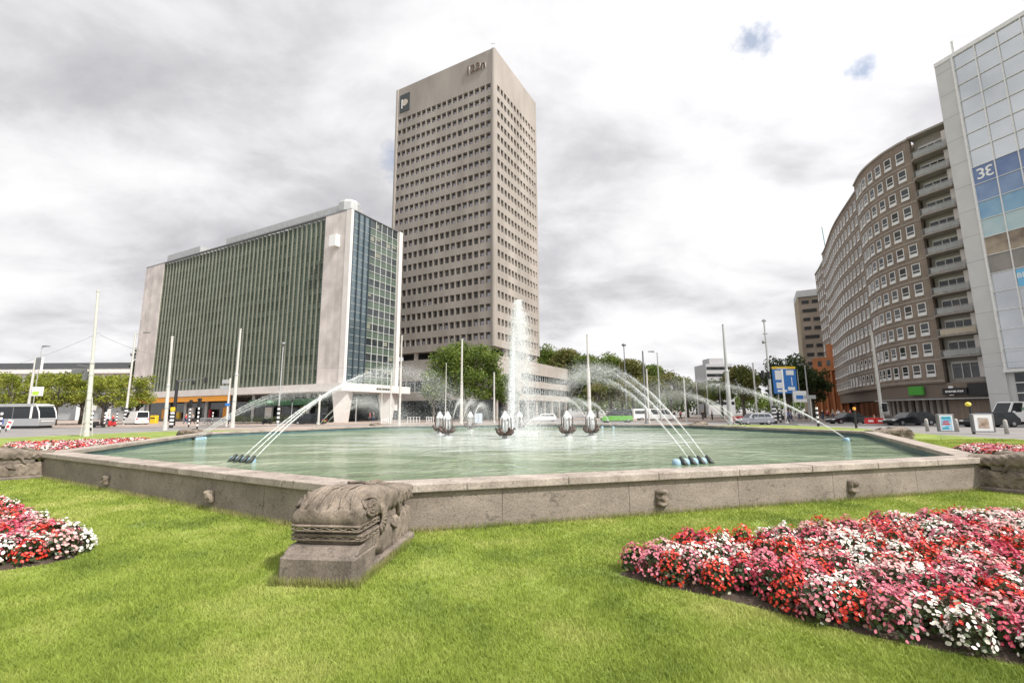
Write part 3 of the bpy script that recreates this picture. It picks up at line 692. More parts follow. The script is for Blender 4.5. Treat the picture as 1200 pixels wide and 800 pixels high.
for z0, h_ in ((6.0, 1.9), (9.6, 1.7)):
    for k in range(11): its.append((k, fR.pt(14.4+k*2.9, .28, z0+h_/2), fR.rz))
pw2 = MB(); pw2.mat(0).box(-1.45, 1.45, -.02, .05, -.95, -.86).box(-1.45, -1.3, -.02, .05, -.86, .86).box(-.05, .05, -.02, .05, -.86, .86).mat(1).box(-1.3, 1.45, .0, .04, -.86, .95)
place(pod, its, pw2, 'window', [whitef, glass_dk])
its = [(k, fL.pt(3+k*2.9, .28, 8), fL.rz) for k in range(9)]
pw3 = MB(); pw3.mat(0).box(-1.45, 1.45, -.02, .05, -1.4, -1.3).box(-1.45, -1.3, -.02, .05, -1.3, 1.4).mat(1).box(-1.3, 1.45, .0, .04, -1.3, 1.4); place(pod, its, pw3, 'tall_window', [whitef, glass_dk])

# --- green glass office slab on the left
LC = Vector((-31.88, 85.98)); LL = Vector((-102.0, 122.4)); LR = Vector((-25.14, 98.93)); HB = 42.0
gl = thing('glass_office_block', 'wide green glass office block with pale stone end panels and white canopy', 'building', (LC.x, LC.y, 0))
fl_ = Fac(gl, LL, LC); fr_ = Fac(gl, LC, LR); L1, L2 = fl_.L, fr_.L
sw1, sw0 = 7.4, 9.3         # stone strips: near corner, far end
for xa, xb in ((L1-sw1, L1), (0, sw0)): b = fl_.mb(); b.box(xa, xb, 0, .6, 7.2, HB); b.build('stone_panel', stone_lt, gl)
b = fl_.mb(); b.box(L1-1.35, L1+.01, -.06, -.003, 7.2, HB+.1); fr_.mb(b); b.box(0, .55, -.06, .5, 7.2, HB+.1); b.box(L2-1.0, L2, -.5, .5, 2.2, HB+.1); b.build('corner_trim', white_st, gl)
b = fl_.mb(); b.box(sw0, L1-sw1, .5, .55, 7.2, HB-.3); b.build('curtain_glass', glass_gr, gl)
nb = 42; pit = (L1-sw1-sw0)/nb
b = fl_.mb()
for k in range(nb+1): x = sw0+k*pit; b.box(x-.11, x+.11, .10, .5, 7.3, HB-.3)
b.build('fins', fin, gl)
fh = (HB-.5-7.2)/11
for k in range(11):
    b = fl_.mb(); z = 7.2+k*fh
    for j in range(nb): x = sw0+j*pit+.09; b.box(x, x+pit-.18, .42, .498, z, z+1.15)
    b.build('spandrel_row', spandrel, gl)
b = fl_.mb()
for k in range(22):
    z = 7.2+k*fh/2+.02
    for j in range(nb): x = sw0+j*pit+.09; b.box(x, x+pit-.18, .38, .418, z-.035, z+.035)
b.build('transoms', fin, gl)
b = fl_.mb(); b.box(0, L1, -.03, .62, HB, HB+.25); fr_.mb(b); b.box(0, L2, .0, .62, HB+.1, HB+.25); b.build('parapet_cap', grey, gl)
# right hand face: three wide blue bays, then a dark grid
b = fr_.mb(); b.box(.55, 5.2, .2, .3, 7.2, HB); b.build('blue_glazing', glass_bl, gl)
b = fr_.mb(); b.box(5.2, L2-1.0, .25, .35, 7.2, HB); b.build('dark_glazing', glass_dk, gl)
b = fr_.mb()
for k in range(4): x = .55+k*1.5; b.box(x, x+.22, -.05, .2, 7.2, HB)
b.build('blue_bay_fins', mat('deep_blue_metal', (.035, .05, .06), .3), gl)
b = fr_.mb(); nc = 5; pc = (L2-1.0-5.3)/nc
for k in range(nc+1): x = 5.3+k*pc; b.box(x-.06, x+.06, .1, .25, 7.2, HB)
for k in range(22):
    z = 7.4+k*fh/2
    b.box(5.2, L2-1, .12, .248, z-.05, z+.05)
    b.box(.77, 5.0, .14, .198, z-.03, z+.03)
b.build('mullion_grid', fin_l, gl)
for k in range(11):
    b = fr_.mb(); z = 7.4+k*fh
    for j in range(nc):
        x = 5.3+j*pc
        b.box(x+.06, x+pc-.06, .18, .246, z+.05, z+fh*.42)
    b.build('spandrel_row', spandrel, gl)
rr_ = random.Random(3)
for k in range(11):
    for j in range(nc):
        if rr_.random() < .3: b = fr_.mb(); x = 5.3+j*pc; z = 7.4+k*fh; h_ = rr_.uniform(.3, 1.1); b.box(x+.1, x+pc*rr_.uniform(.5, .9), .20, .245, z+fh*.93-h_, z+fh*.93); b.build('window_blind', MT['fin_metal'], gl)
# canopy, columns, ground floor
b = MB(); dl = (LL-LC).normalized(); dr = (LR-LC).normalized()
def lp(v, z): return (v.x-LC.x, v.y-LC.y)
b.prism([lp(LC-dl*2.6-dr*2.6, 0), lp(LR+dr*1.5-dl*2.6, 0), lp(LR+dr*1.5+dl*3, 0), lp(LC+dr*12+dl*60, 0), lp(LL-dr*2.6, 0)], 5.7, 7.15); b.build('canopy', white_st, gl)
fo = Fac(gl, LL-dr*2.6, LC-dr*2.6-dl*2.6)
b = fo.mb(); b.box(6, 47, .15, .9, 4.5, 5.6); b.build('orange_awning', orange, gl)
b = MB()
b.prism([lp(LC+dl*5+dr*2.0, 0), lp(LR+dl*5, 0), lp(LR+dl*70, 0), lp(LL-dl*3+dr*2.0, 0)], 0, 5.7); b.build('ground_floor_glazing', glass_dk, gl)
def vcol(cx, cy, name='column'):
    b = MB(); r0, r1 = .95, 1.45; vs = [(cx-r0, cy-r0, 0), (cx+r0, cy-r0, 0), (cx+r0, cy+r0, 0), (cx-r0, cy+r0, 0), (cx-r1, cy-r1, 5.7), (cx+r1, cy-r1, 5.7), (cx+r1, cy+r1, 5.7), (cx-r1, cy+r1, 5.7)]
    b.add(vs, [(3, 2, 1, 0), (4, 5, 6, 7), (0, 1, 5, 4), (1, 2, 6, 5), (2, 3, 7, 6), (3, 0, 4, 7)]).build(name, white_st, gl)
for q in (LC-dl*.3-dr*.3, LR-dl*.3-dr*3): vcol(q.x-LC.x, q.y-LC.y)
for k in range(1, 9): q = LC+dl*(8.5*k)-dr*.6; b = MB(); b.box(q.x-LC.x-.3, q.x-LC.x+.3, q.y-LC.y-.3, q.y-LC.y+.3, 0, 5.7); b.build('slim_column', greyl, gl)
for k, (u0, m_, h_) in enumerate(((14, orange, 2.4), (20, yellow, 1.6), (26, white, 2.6), (33, redc, 2.2), (40, orange, 2.6), (55, white, 2.4), (66, leaf_g, 2.6))):
    b = fo.mb(); b.box(u0, u0+2.2, 3.6, 4.0, .6, .6+h_); b.build('shop_display', m_, gl)
b = fo.mb(); b.box(54, 74, .6, .8, 3.3, 4.5); b.build('green_shop_sign', mat('shop_green', (.02, .10, .04), .4), gl)
marks('shop_lettering', gl, fo, 60, .57, 3.8, (.5, .35, .5, .3), .5, mat('letter_green', (.4, .8, .5), .5))
marks('canopy_lettering', gl, Fac(gl, LC-dr*2.6-dl*2.6, LR-dl*2.6), 8.6, -.03, 6.15, (.5, .4, .45, .3, .5, .4, .5, .2, .6), .42, dark)
# roof plant
b = fl_.mb(); b.box(L1-46, L1-2.5, 2.2, 2.4, HB+1.7, HB+3.2)
for k in range(15): b.box(L1-46+k*3.05, L1-45.8+k*3.05, 2.2, 2.5, HB+.2, HB+1.7)
b.box(L1-46, L1-30, 2.6, 5, HB, HB+2.4); b.box(L1-22, L1-2.5, 2.6, 5, HB, HB+2.4); b.build('roof_railing', greyl, gl)
b = fl_.mb(); b.box(5, 21, 2.5, 8, HB, HB+3.6); b.build('roof_house', greyl, gl)
b = MB(); q = Vector((L1-4.2, 3.2, 0)); fl_.mb(b); b.lathe([(1.7, HB), (2.3, HB+1.2), (2.3, HB+3.0), (1.8, HB+3.7), (.3, HB+4.0)], 10, (q.x, q.y, 0)); b.build('roof_vent', greyl, gl)
b = fl_.mb(); b.box(L1-4.9, L1-3.0, -1.0, 0, HB-7.3, HB-4.9); b.build('wall_clock', white, gl)

# --- brown curved apartment block
aps = [(1104, 149.3), (1064.2, 162), (1049, 170), (1029, 183), (1010, 200), (1001, 214), (999.5, 220), (967, 290), (960, 309)]
ag = [Vector(G(px, py, 43.5)[:2]) for px, py in aps]
AE, AK = Vector((64.3, 60.9)), ag[1]
apt = thing('curved_apartment_block', 'tall curved brown brick apartment block with white windows and stacked balconies', 'building', (AK.x, AK.y, 0))
base_ = Vector((AK.x, AK.y, 0)); HA = 43.5
# convex bulge from AK to where the wall turns away, second longer wing behind it
def smooth_path(P, n):
    out = []
    for i in range(len(P)-1):
        p0 = P[max(i-1, 0)]; p1 = P[i]; p2 = P[i+1]; p3 = P[min(i+2, len(P)-1)]
        for k in range(n):
            t = k/n; out.append(.5*((2*p1)+(-p0+p2)*t+(2*p0-5*p1+4*p2-p3)*t*t+(-p0+3*p1-3*p2+p3)*t**3))
    out.append(P[-1]); return out
pathA = smooth_path([AK, ag[2], ag[3], ag[4], Vector((64.6, 80.3))], 6)
P2a = Vector((66.6, 82.6)); P2b = ag[7]; P2c = Vector((ag[7].x+1.5, ag[7].y+3)); 
mid = (P2a+P2b)/2+Vector((-.6, .4))
pathB = smooth_path([P2a, mid, P2b, Vector((84.3, 118.5))], 8)
pathC = [Vector((86.5, 120.5)), ag[8], Vector((92.5, 134))]
zf = [5.2+1.0+k*3.05 for k in range(12)]      # floor levels
aw = []
def strip(b, path, z0, z1, off=0.0, th=.4):
    n = len(path); nr = []
    for i in range(n):
        d = (path[min(i+1, n-1)]-path[max(i-1, 0)]).normalized(); nr.append(Vector((-d.y, d.x)))     # outward: to the left of travel (towards -x)
    for i in range(n-1):
        a, c = path[i]+nr[i]*off, path[i+1]+nr[i+1]*off; a2, c2 = path[i]+nr[i]*(off-th), path[i+1]+nr[i+1]*(off-th)
        vs = [(p.x-AK.x, p.y-AK.y, z0) for p in (a, c, c2, a2)]+[(p.x-AK.x, p.y-AK.y, z1) for p in (a, c, c2, a2)]
        b.add(vs, [(3, 2, 1, 0), (4, 5, 6, 7), (0, 1, 5, 4), (1, 2, 6, 5), (2, 3, 7, 6), (3, 0, 4, 7)])
b = MB(); bs = MB(); 
for path, ztop in ((pathA, HA), (pathB, HA-.0), (pathC, HA-1)):
    b = MB(); strip(b, path, 5.4, ztop-.3, 0, .5); b.build('wall', brickb, apt)
    b = MB(); strip(b, path, ztop-.3, ztop, .18, .9); b.build('roof_edge', slabc, apt)
    for z in zf: b = MB(); strip(b, path, z-.55, z-.38, .07, .1); b.build('slab_band', slabc, apt)
b = MB(); P_ = [(p.x-AK.x, p.y-AK.y) for p in (AK+Vector((1.9, 1.2)), AK+Vector((.6, 1.6)), pathA[-1]+Vector((.7, 0)), P2a+Vector((.6, 0)), P2b+Vector((.8, 0)), Vector((92.9, 134)), Vector((110, 140)), Vector((90, 70)), AE+Vector((2.6, 1.0)))]
b.prism(P_, 5.4, HA-.35); b.build('core', brickb, apt)
b = MB(); P_ = [(p.x-AK.x, p.y-AK.y) for p in (AK+Vector((2.6, 1)), pathA[-1]+Vector((2.2, 0)), P2b+Vector((2.8, 0)), Vector((95, 134)), Vector((110, 140)), Vector((90, 70)), AE+Vector((2.2, .5)))]
b.prism(P_, 0, 5.4); b.build('ground_floor_glazing', glass_dk, apt)
wallE = Fac(apt, AK, AE)
b = MB(); strip(b, [Vector((AE.x+1, AE.y-1.0)), AK]+pathA+[P2a, P2b, Vector((92, 132))], 3.3, 5.38, -.25, .6); b.build('fascia', mat('brown_fascia', (.16, .125, .10), .7), apt)
b = MB(); strip(b, [Vector((AE.x+1, AE.y-1.0)), AK]+pathA+[P2a], 3.05, 3.22, 1.0, 2.4); b.build('shop_canopy', greyl, apt)
for k in range(12):
    path = [AK]+pathA; p = path[min(len(path)-1, 2+k*2)]+Vector((1.4, 0)); b = MB(); b.box(p.x-AK.x-.25, p.x-AK.x+.25, p.y-AK.y-.25, p.y-AK.y+.25, 0, 3.3); b.build('column', slabc, apt)
def along(path, step, start):
    res = []; acc = 0; tgt = start
    for i in range(len(path)-1):
        d = path[i+1]-path[i]; l = d.length
        while acc+l >= tgt: t = (tgt-acc)/l; res.append((path[i]+d*t, math.atan2(-d.y, -d.x))); tgt += step
        acc += l
    return res
for path, step, st, top in ((pathA, 2.05, 1.5, 12), (pathB, 2.55, 1.4, 12), (pathC, 2.8, 1.5, 12)):
    for p, rz in along(path, step, st):
        for z in zf[:top]:
            aw.append((Vector((p.x, p.y, z)).length, Vector((p.x-AK.x, p.y-AK.y, z+1.15)), rz))
pw = MB()
pw.mat(0).box(-.62, .62, -.07, .0, -.62, -.50).box(-.62, .62, -.07, 0, .86, .96).box(-.62, -.52, -.07, 0, -.5, .86).box(.52, .62, -.07, 0, -.5, .86).box(-.62, .62, -.14, .0, -1.0, -.64)
pw.mat(0).box(-.52, .52, -.06, -.005, -.12, -.02)
pw.mat(1).box(-.52, .52, -.03, .0, -.02, .86).box(-.52, .52, -.03, .0, -.5, -.12)
place(apt, aw, pw, 'window', [whitef, glass_dk])
# balconies: recessed column between the bulge and the white building
b = MB(); E2 = AE
wE = Fac(apt, Vector((AK.x, AK.y)), AE); Lw = wE.L
b = wE.mb(); b.box(0, Lw, 1.4, 1.6, 5.4, HA-.3); b.build('loggia_wall', mat('loggia_render', (.40, .37, .34), .8), apt); b = wE.mb(); b.box(Lw-.35, Lw, -.5, 1.4, 5.4, HA); b.build('end_pier', brickb, apt)
for z in zf: b = wE.mb(); b.box(Lw-1.15, Lw-.36, -.25, -.1, z-.2, z+2.5); b.build('loggia_panel', mat('loggia_white', (.60, .56, .54), .7) if z == zf[0] else MT['loggia_white'], apt)
b = wE.mb(); b.box(-.1, Lw, -.4, 1.8, HA-.3, HA); b.build('loggia_roof', slabc, apt)
items_lab = {2: 'balcony hung with dark plants', 5: 'balcony with a cardboard box', 10: 'balcony with a beige solid parapet'}
for k, z in enumerate(zf):
    b = wE.mb()
    if k > 0:
        o = MB(); wE.mb(o); o.prism([(0, 1.4), (0, -.3), (.6, -.95), (Lw-.6, -.95), (Lw-.36, -.6), (Lw-.36, 1.4)], z-.42, z-.22)
        bo = o.build('balcony', slabc, apt)
        r_ = MB(); wE.mb(r_); P_ = [(0, -.3), (.6, -.92), (Lw-.6, -.92), (Lw-.36, -.6)]
        for i in range(3):
            p0, p1 = Vector((*P_[i], z-.22)), Vector((*P_[i+1], z-.22)); n_ = max(2, int((p1-p0).length/.16))
            r_.tube([p0+Vector((0, 0, .92)), p1+Vector((0, 0, .92))], .03, 5)
            for j in range(n_+1): q = p0.lerp(p1, j/n_); r_.tube([q, q+Vector((0, 0, .92))], .012, 4, False)
        r_.build('railing', greyl, bo)
        fr2 = MB(); wE.mb(fr2)
        solid = (12-k) == 10
        (fr2).box(.62, Lw-.62, -.90, -.86, z-.15, z+.62); fr2.build('parapet_panel', mat('cream_panel', (.55, .47, .36), .7) if solid else mat('frosted_glass', (.46, .47, .47), .25, (.55, .56, .55), 2, alpha=.6), bo)
        rr_ = random.Random(k)
        c = MB(); wE.mb(c)
        for j in range(rr_.randint(1, 4)):
            x = rr_.uniform(.8, Lw-1.4); c.mat(rr_.randint(0, 2)); c.bbox(x, x+rr_.uniform(.2, .6), -.6, -.2, z-.22, z+rr_.uniform(.2, .8), .02)
        co = c.build('balcony_clutter', [redc, white, leaf_d], bo)
    g = wE.mb(); g.mat(0).box(.5, Lw-1.3, 1.3, 1.38, z-.1, z+2.2); g.mat(1)
    for x in (.5, 1.6, 2.5, Lw-1.4): g.box(x, x+.1, 1.2, 1.29, z-.2, z+2.2)
    g.box(.5, Lw-1.3, 1.2, 1.28, z+1.9, z+2.2); g.box(Lw-1.2, Lw-.36, 1.1, 1.38, z-.2, z+2.3); g.build('balcony_door', [glass_dk, whitef], apt)
b = MB(); strip(b, [AE, AK], 0, 5.4, -.2, .3); b.build('end_wall', brickb, apt)
# shop signs
sg_ = wE
for (x0, x1, z0, z1, m_, nm) in ((Lw-2.6, Lw-.6, 3.5, 5.2, dark, 'shop_sign'), (.4, .9, 3.6, 4.9, white, 'shop_sign')):
    b = sg_.mb(); b.box(x0, x1, -.4, -.2, z0, z1); b.build(nm, m_, apt)
q = G(1078, 459, 4.0); 
fs_ = Fac(apt, pathA[4], pathA[1])
b = fs_.mb(); b.box(.8, 3.6, -.35, -.05 if 0 else .0, 3.7, 4.6); b.build('shop_sign', dark, apt)
marks('shop_lettering', apt, fs_, 1.15, -.37, 4.0, (.25, .2, .25, .2, .5, .25, .2, .3), .26, white)
fs2 = Fac(apt, pathA[13], pathA[9])
b = fs2.mb(); b.box(.5, 3.0, -.3, -.05, 3.8, 5.1); b.build('green_shop_sign', mat('sign_leaf_green', (.06, .32, .04), .4), apt)
b = MB(); q = ag[7]; b.tube([(q.x-AK.x+6, q.y-AK.y+8, HA-1), (q.x-AK.x+5.5, q.y-AK.y+8, HA+9)], .1, 6); b.build('antenna', mat('antenna_green', (.15, .3, .3), .5), apt)
# --- white glass-fronted office on the right
W0 = Vector((60.5, 58.2)); W1 = Vector((64.4, 47.0)); wd = (W1-W0).normalized(); W1 = W0+wd*34; HW = 50.0
who = thing('white_glass_office', 'white panelled office with a tall mirrored glass front and blue photo banner', 'building', (W0.x, W0.y, 0))
fw = Fac(who, W0, W1)
b = fw.mb(); b.box(0, 1.9, 0, 1.5, 0, HW); b.box(0, 34, .35, 1.5, 0, 6.6); b.box(0, 34, 1.5, 14, 0, HW-.4); b.build('wall', mat('white_panels', (.55, .55, .545), .6, (.50, .50, .495), .4), who)
for k in range(14): b = fw.mb(); b.box(.0, 1.88, -.012, -.002, 3.5+k*3.45, 3.53+k*3.45); b.build('panel_joint', grey, who)
b = fw.mb(); b.box(1.9, 34, .12, .34, 6.6, HW-.3); b.build('mirror_glass', glass_sk, who)
b = fw.mb(); b.box(1.9, 2.1, -.16, .3, 6.3, HW); b.box(0, 34, -.1, .6, HW-.3, HW+.25); b.box(1.9, 34, -.35, .3, 6.1, 6.5)
cw, rh_ = 2.25, 2.42
for k in range(1, 15): b.box(2.1+k*cw-.05, 2.1+k*cw+.05, -.06, .118, 6.6, HW-.3)
for k in range(1, 18): b.box(2.1, 34, -.03, .116, 6.6+k*rh_-.035, 6.6+k*rh_+.035)
b.build('mullions', whitef, who)
# photo banner: flat printed sheets behind the mullions
def bm_(name, c1, c2, p0, p1, sc=1):
    return mat(name, c1, .35, c2, sc, rampw=(p0, p1))
rows = [(10, (.12, .18, .36), (.18, .25, .42)), (9, (.16, .24, .42), (.22, .31, .48)), (8, (.18, .34, .52), (.26, .42, .56)), (7, (.36, .50, .56), (.45, .56, .58)), (6, (.40, .33, .25), (.16, .12, .09)), (5, (.20, .19, .18), (.28, .26, .24))]
for r_, c1, c2 in rows:
    b = fw.mb(); b.box(2.1, 34, .085, .105, 6.6+(r_)*rh_+.04, 6.6+(r_+1)*rh_-.04); b.build('photo_banner', mat('banner_%d' % r_, c1, .35, c2, .5), who)
b = fw.mb(); b.add([(2.1+2.9*cw, .06, 6.6+5.2*rh_), (2.1+6*cw, .06, 6.6+5.2*rh_), (2.1+6*cw, .06, 6.6+10.6*rh_), (2.1+4.4*cw, .06, 6.6+8.6*rh_)], [(0, 1, 2, 3)]); b.build('banner_ship', mat('banner_ship', (.30, .27, .27), .5, (.42, .42, .46), .6), who)
b = fw.mb(); b.box(2.1+cw*1.05, 2.1+cw*2, .05, .08, 6.6+4.05*rh_+.0, 6.6+4.95*rh_); b.build('blue_sign', mat('sky_blue', (.16, .45, .72), .4), who)
text('lettering', '3', 2.0, white, who, fw.pt(2.85, .05, 6.6+10.5*rh_), (R(90), 0, fw.rz), .01, .02)
tx = text('lettering', '3', 2.0, white, who, fw.pt(3.7, .05, 6.6+10.5*rh_), (R(90), 0, fw.rz), .01, .02); tx.scale = (-1, 1, 1)
text('sign_lettering', 'BRH2', .85, white, who, fw.pt(2.1+cw*1.5, .03, 6.6+4.6*rh_), (R(90), 0, fw.rz), .01, .01)
b = fw.mb(); b.box(2.6, 3.8, .25, .33, 1.0, 6.0); b.build('entrance_window', glass_dk, who)
b = fw.mb()
for k in range(4): b.box(2.6, 3.8, .2, .28, 1.0+k*1.25, 1.12+k*1.25)
b.build('window_bars', whitef, who)
b = fw.mb(); b.box(5.4, 12, .22, .34, 0, 5.6); b.build('brown_entrance', mat('brown_clad', (.20, .15, .12), .6), who)
b = fw.mb(); b.box(1.9, 2.2, .5, .8, HW, HW+2.4); b.build('chimney', whitef, who)

# --- distant apartment tower and orange brick gable
FA, FB = Vector((96.9, 150)), Vector((113, 141.4)); FZ = 41.5
far = thing('distant_apartment_tower', 'distant brown apartment tower with long dark balcony slots behind the trees', 'building', (FA.x, FA.y, 0))
ff = Fac(far, FA, FB); b = ff.mb(); b.box(0, ff.L, 0, 14, 0, FZ-2.2); b.build('wall', mat('far_brown', (.22, .185, .15), .9, (.27, .23, .19), .3), far)
b = ff.mb(); b.box(-.3, ff.L, -.3, 14, FZ-2.2, FZ); b.build('roof_storey', greyl, far)
b = ff.mb(); b.box(-.25, .0, -.25, 14, 0, FZ-2.2); b.build('side_balconies', mat('far_yellow', (.30, .25, .17), .8), far)
its = []; r_ = random.Random(5)
for k in range(12):
    x = .9
    z = 5+k*2.95
    while x < ff.L-2:
        w_ = r_.choice((1, 1, 2)); 
        for j in range(w_*2): its.append((x, ff.pt(x+.5, -.02, z), ff.rz)); x += 1.0
        x += .9
pw = MB(); pw.box(-.5, .5, -.03, .05, -.55, .55); place(far, its, pw, 'balcony_opening', [dark], 100)
og = thing('orange_brick_building', 'orange brick building with tall arched bays beside the apartment block', 'building', (*Vector(T(962, 470, 120)[:2]), 0))
oc = og.location; OA = Vector((T(956, 470, 126)[0], 126)); OB = Vector((T(992, 470, 118)[0]+.5, 118)); fo2 = Fac(og, OA, OB)
b = fo2.mb(); b.box(0, fo2.L, .3, 10, 0, 15.8); b.box(3, fo2.L, 2, 10, 15.8, 19.5); 
n_ = 5; bw_ = fo2.L/n_
for k in range(n_+1): b.box(k*bw_-.25, k*bw_+.25, -.3, .3, 0, 12)
b.box(-.3, fo2.L+.3, -.4, .3, 12, 12.9); b.build('wall', brick_o, og)
for k in range(n_):
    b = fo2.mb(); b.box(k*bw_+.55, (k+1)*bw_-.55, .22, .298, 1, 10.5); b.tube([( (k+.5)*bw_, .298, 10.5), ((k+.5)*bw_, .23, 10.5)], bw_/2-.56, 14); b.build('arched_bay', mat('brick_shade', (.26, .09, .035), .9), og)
b = fo2.mb()
for k in range(3): b.box(1.5+k*2.4, 2.5+k*2.4, .25, .299, 13.4, 14.9)
b.build('small_windows', glass_dk, og)
# --- far pale office
g_ = T(843, 436, 190); fg = thing('pale_office_block', 'small pale grey office block in the distance above the trees', 'building', (g_.x, 190, 0))
b = MB(); b.box(-5.5, 5.5, 0, 12, 0, 21); b.box(-3, 3, 2, 9, 21, 23.6); b.build('wall', mat('pale_far', (.42, .42, .43), .8), fg)
b = MB()
for k in range(6): b.box(-5.3, 5.3, -.04, .0, 4+k*2.9, 5.3+k*2.9)
b.build('window_bands', glass_dk, fg)
# --- station with wide white roof far left
st = thing('station_hall', 'long low station hall with white canopy roof behind the left trees', 'building', (-150, 150, 0), R(0))
b = MB(); b.box(-60, 62, 0, 30, 13.5, 16.5); b.box(-60, 30, -3, 0, 15, 16); b.box(-60, 62, 3, 30, 10, 12); b.build('canopy_roof', white_st, st)
b = MB(); b.box(-58, 66, 4, 40, 17.5, 19.2); b.box(-58, 60, 2, 28, 12, 13.5); b.build('dark_roof', mat('dark_roof', (.06, .065, .07), .6), st)
b = MB(); b.box(-60, 60, 4, 28, 0, 10); b.box(-58, 60, 5, 28, 16.5, 17.5); b.build('wall', greyl, st)
for k in range(13): b = MB(); b.box(-58+k*9.5, -57+k*9.5, -1, 0, 0, 15); b.build('column', whitef, st)

# ------------------------------------------------------------------ trees
def leaf_cloud(cl, per, size, seed):
    r = np.random.default_rng(seed); V = []
    for (c, rad) in cl:
        n = int(per*(rad[0]*rad[1]*rad[2])**(2/3)); d = r.normal(size=(n, 3)); d /= np.linalg.norm(d, axis=1, keepdims=True)
        q = r.random(n)**.45; P = np.array(c)+d*q[:, None]*np.array(rad); P += r.normal(size=P.shape)*.08
        a = r.normal(size=(n, 3)); a /= np.linalg.norm(a, axis=1, keepdims=True); bb = np.cross(a, r.normal(size=(n, 3))); bb /= np.linalg.norm(bb, axis=1, keepdims=True)
        s = size*r.uniform(.6, 1.3, n)[:, None]
        V.append(np.stack([P-a*s*.5, P+bb*s*.33, P+a*s*.5, P-bb*s*.33], 1))
    return np.concatenate(V)
def tree_mesh(h, w, trunk_h, leafm, seed, ncl=26, per=75, size=.42, shape='round'):
    r = random.Random(seed); cl = []; ch = h-trunk_h; b = MB()
    tops = []
    for k in range(ncl):
        for _ in range(30):
            u, v_, q = r.uniform(-1, 1), r.uniform(-1, 1), r.uniform(-1, 1)
            if shape == 'flat': ok = (u*u+v_*v_ < 1)
            elif shape == 'column': ok = u*u+v_*v_ < (.95-.75*(q*.5+.5))
            else: ok = u*u+v_*v_+q*q < 1 and u*u+v_*v_+q*q > .12
            if ok: break
        rad = ch*r.uniform(.13, .21) if shape != 'column' else w*.22
        c = (u*(w/2-rad*.7), v_*(w/2-rad*.7), trunk_h+ch/2+q*(ch/2-rad*.8))
        cl.append((c, (rad*r.uniform(.9, 1.3), rad*r.uniform(.9, 1.3), rad*r.uniform(.6, .95))))
    V = leaf_cloud(cl, per, size, seed)
    tr = h*.022+.06
    b.tube([(0, 0, 0), (.05, 0, trunk_h*.6), (0, .05, trunk_h), (0, 0, trunk_h+ch*.55)], [tr*1.25, tr, tr*.85, tr*.3], 9)
    for c, rad in cl[:12]:
        s0 = trunk_h*.8+ch*.25*r.random(); b.tube([(0, 0, s0), (c[0]*.5, c[1]*.5, (s0+c[2])/2+.2), c], [tr*.5, tr*.3, tr*.1], 5)
    return V, b
def tree(name, label, x, y, h, w, th, leafm, seed, group=None, **kw):
    t = thing(name, label, 'tree', (x, y, 0), random.Random(seed).uniform(0, 6), group)
    V, b = tree_mesh(h, w, th, leafm, seed, **kw)
    b.build('trunk', bark, t, smooth=True)
    np_mesh('crown', V.reshape(-1, 3), np.arange(len(V)*4).reshape(-1, 4), 4, leafm, t)
    return t
def tpos(px, D): return T(px, 480, D)[0], D
# left row of clipped yellow-green street trees
gL = 'yellow green street trees behind the tram'
t1 = tree('street_tree', 'yellow green street tree at the left edge, behind the tram roof', *tpos(12, 76), 9.0, 9.5, 2.8, leaf_y, 11, gL, shape='flat', ncl=34, per=110, size=.36)
t2 = tree('street_tree', 'yellow green street tree beside the small green and white board', *tpos(66, 78), 9.6, 10, 2.8, leaf_y, 12, gL, shape='flat', ncl=34, per=110, size=.36)
dup(t1, (*tpos(38, 86), 0), 2.2, 'yellow green street tree behind the pole with the dark signal box')
dup(t2, (*tpos(96, 86), 0), 1.1, 'yellow green street tree right behind the thick white mast')
dup(t1, (*tpos(122, 80), 0), 4.0, 'yellow green street tree between the thick mast and the striped lamp post')
dup(t2, (*tpos(149, 88), 0), 3.1, 'yellow green street tree above the white van next to the stone panel')
dup(t1, (*tpos(-22, 84), 0), .7, 'yellow green street tree half outside the left photo edge')
tree('dark_conifer', 'narrow dark tree rising behind the far end of the glass block', *tpos(161, 132), 25, 7, 1.5, leaf_d, 14, shape='column', ncl=40, per=60, size=.6)
tree('plane_tree', 'big round green tree in front of the tower podium', *tpos(545, 84), 15.6, 16.0, 2.6, leaf_g, 21, ncl=52, per=105, size=.42)
tree('plane_tree', 'lower green tree joined to the right side of the big round tree', *tpos(590, 86), 9.4, 7.5, 2.4, leaf_g, 22, ncl=24, per=105, size=.4)
tree('small_tree', 'low pale green tree behind the left chalices, left of the big tree', *tpos(508, 82), 8.2, 6.5, 2.2, leaf_g, 23, ncl=20, per=90, size=.4)
gR = 'tall trees beyond the podium'
tt = []
rows_ = [(640, 150, 24.5, 'leftmost of the tall trees, above the end of the podium'), (664, 146, 23.5, 'tall tree just left of the white mast right of the plume'), (690, 142, 21.8, 'tall tree behind the white mast right of the plume'),
         (716, 138, 20.0, 'tall tree left of the dark street lamp'), (742, 135, 18.5, 'tall tree above the green minivan'), (765, 134, 17.2, 'tall tree behind the paired lamp post above the white camper van')]
for k, (px, D, h, l) in enumerate(rows_):
    if k < 3: tt.append(tree('tall_tree', l, *tpos(px, D), h, 11, 4, leaf_g if k != 1 else leaf_o, 31+k, gR, ncl=34, per=48, size=.7))
    else:
        o = dup(tt[k-3], (*tpos(px, D), 0), k*1.3, l); 
        s_ = h/rows_[k-3][2]; o.scale = (s_, s_, s_)
gM = 'lower olive trees lining the avenue'
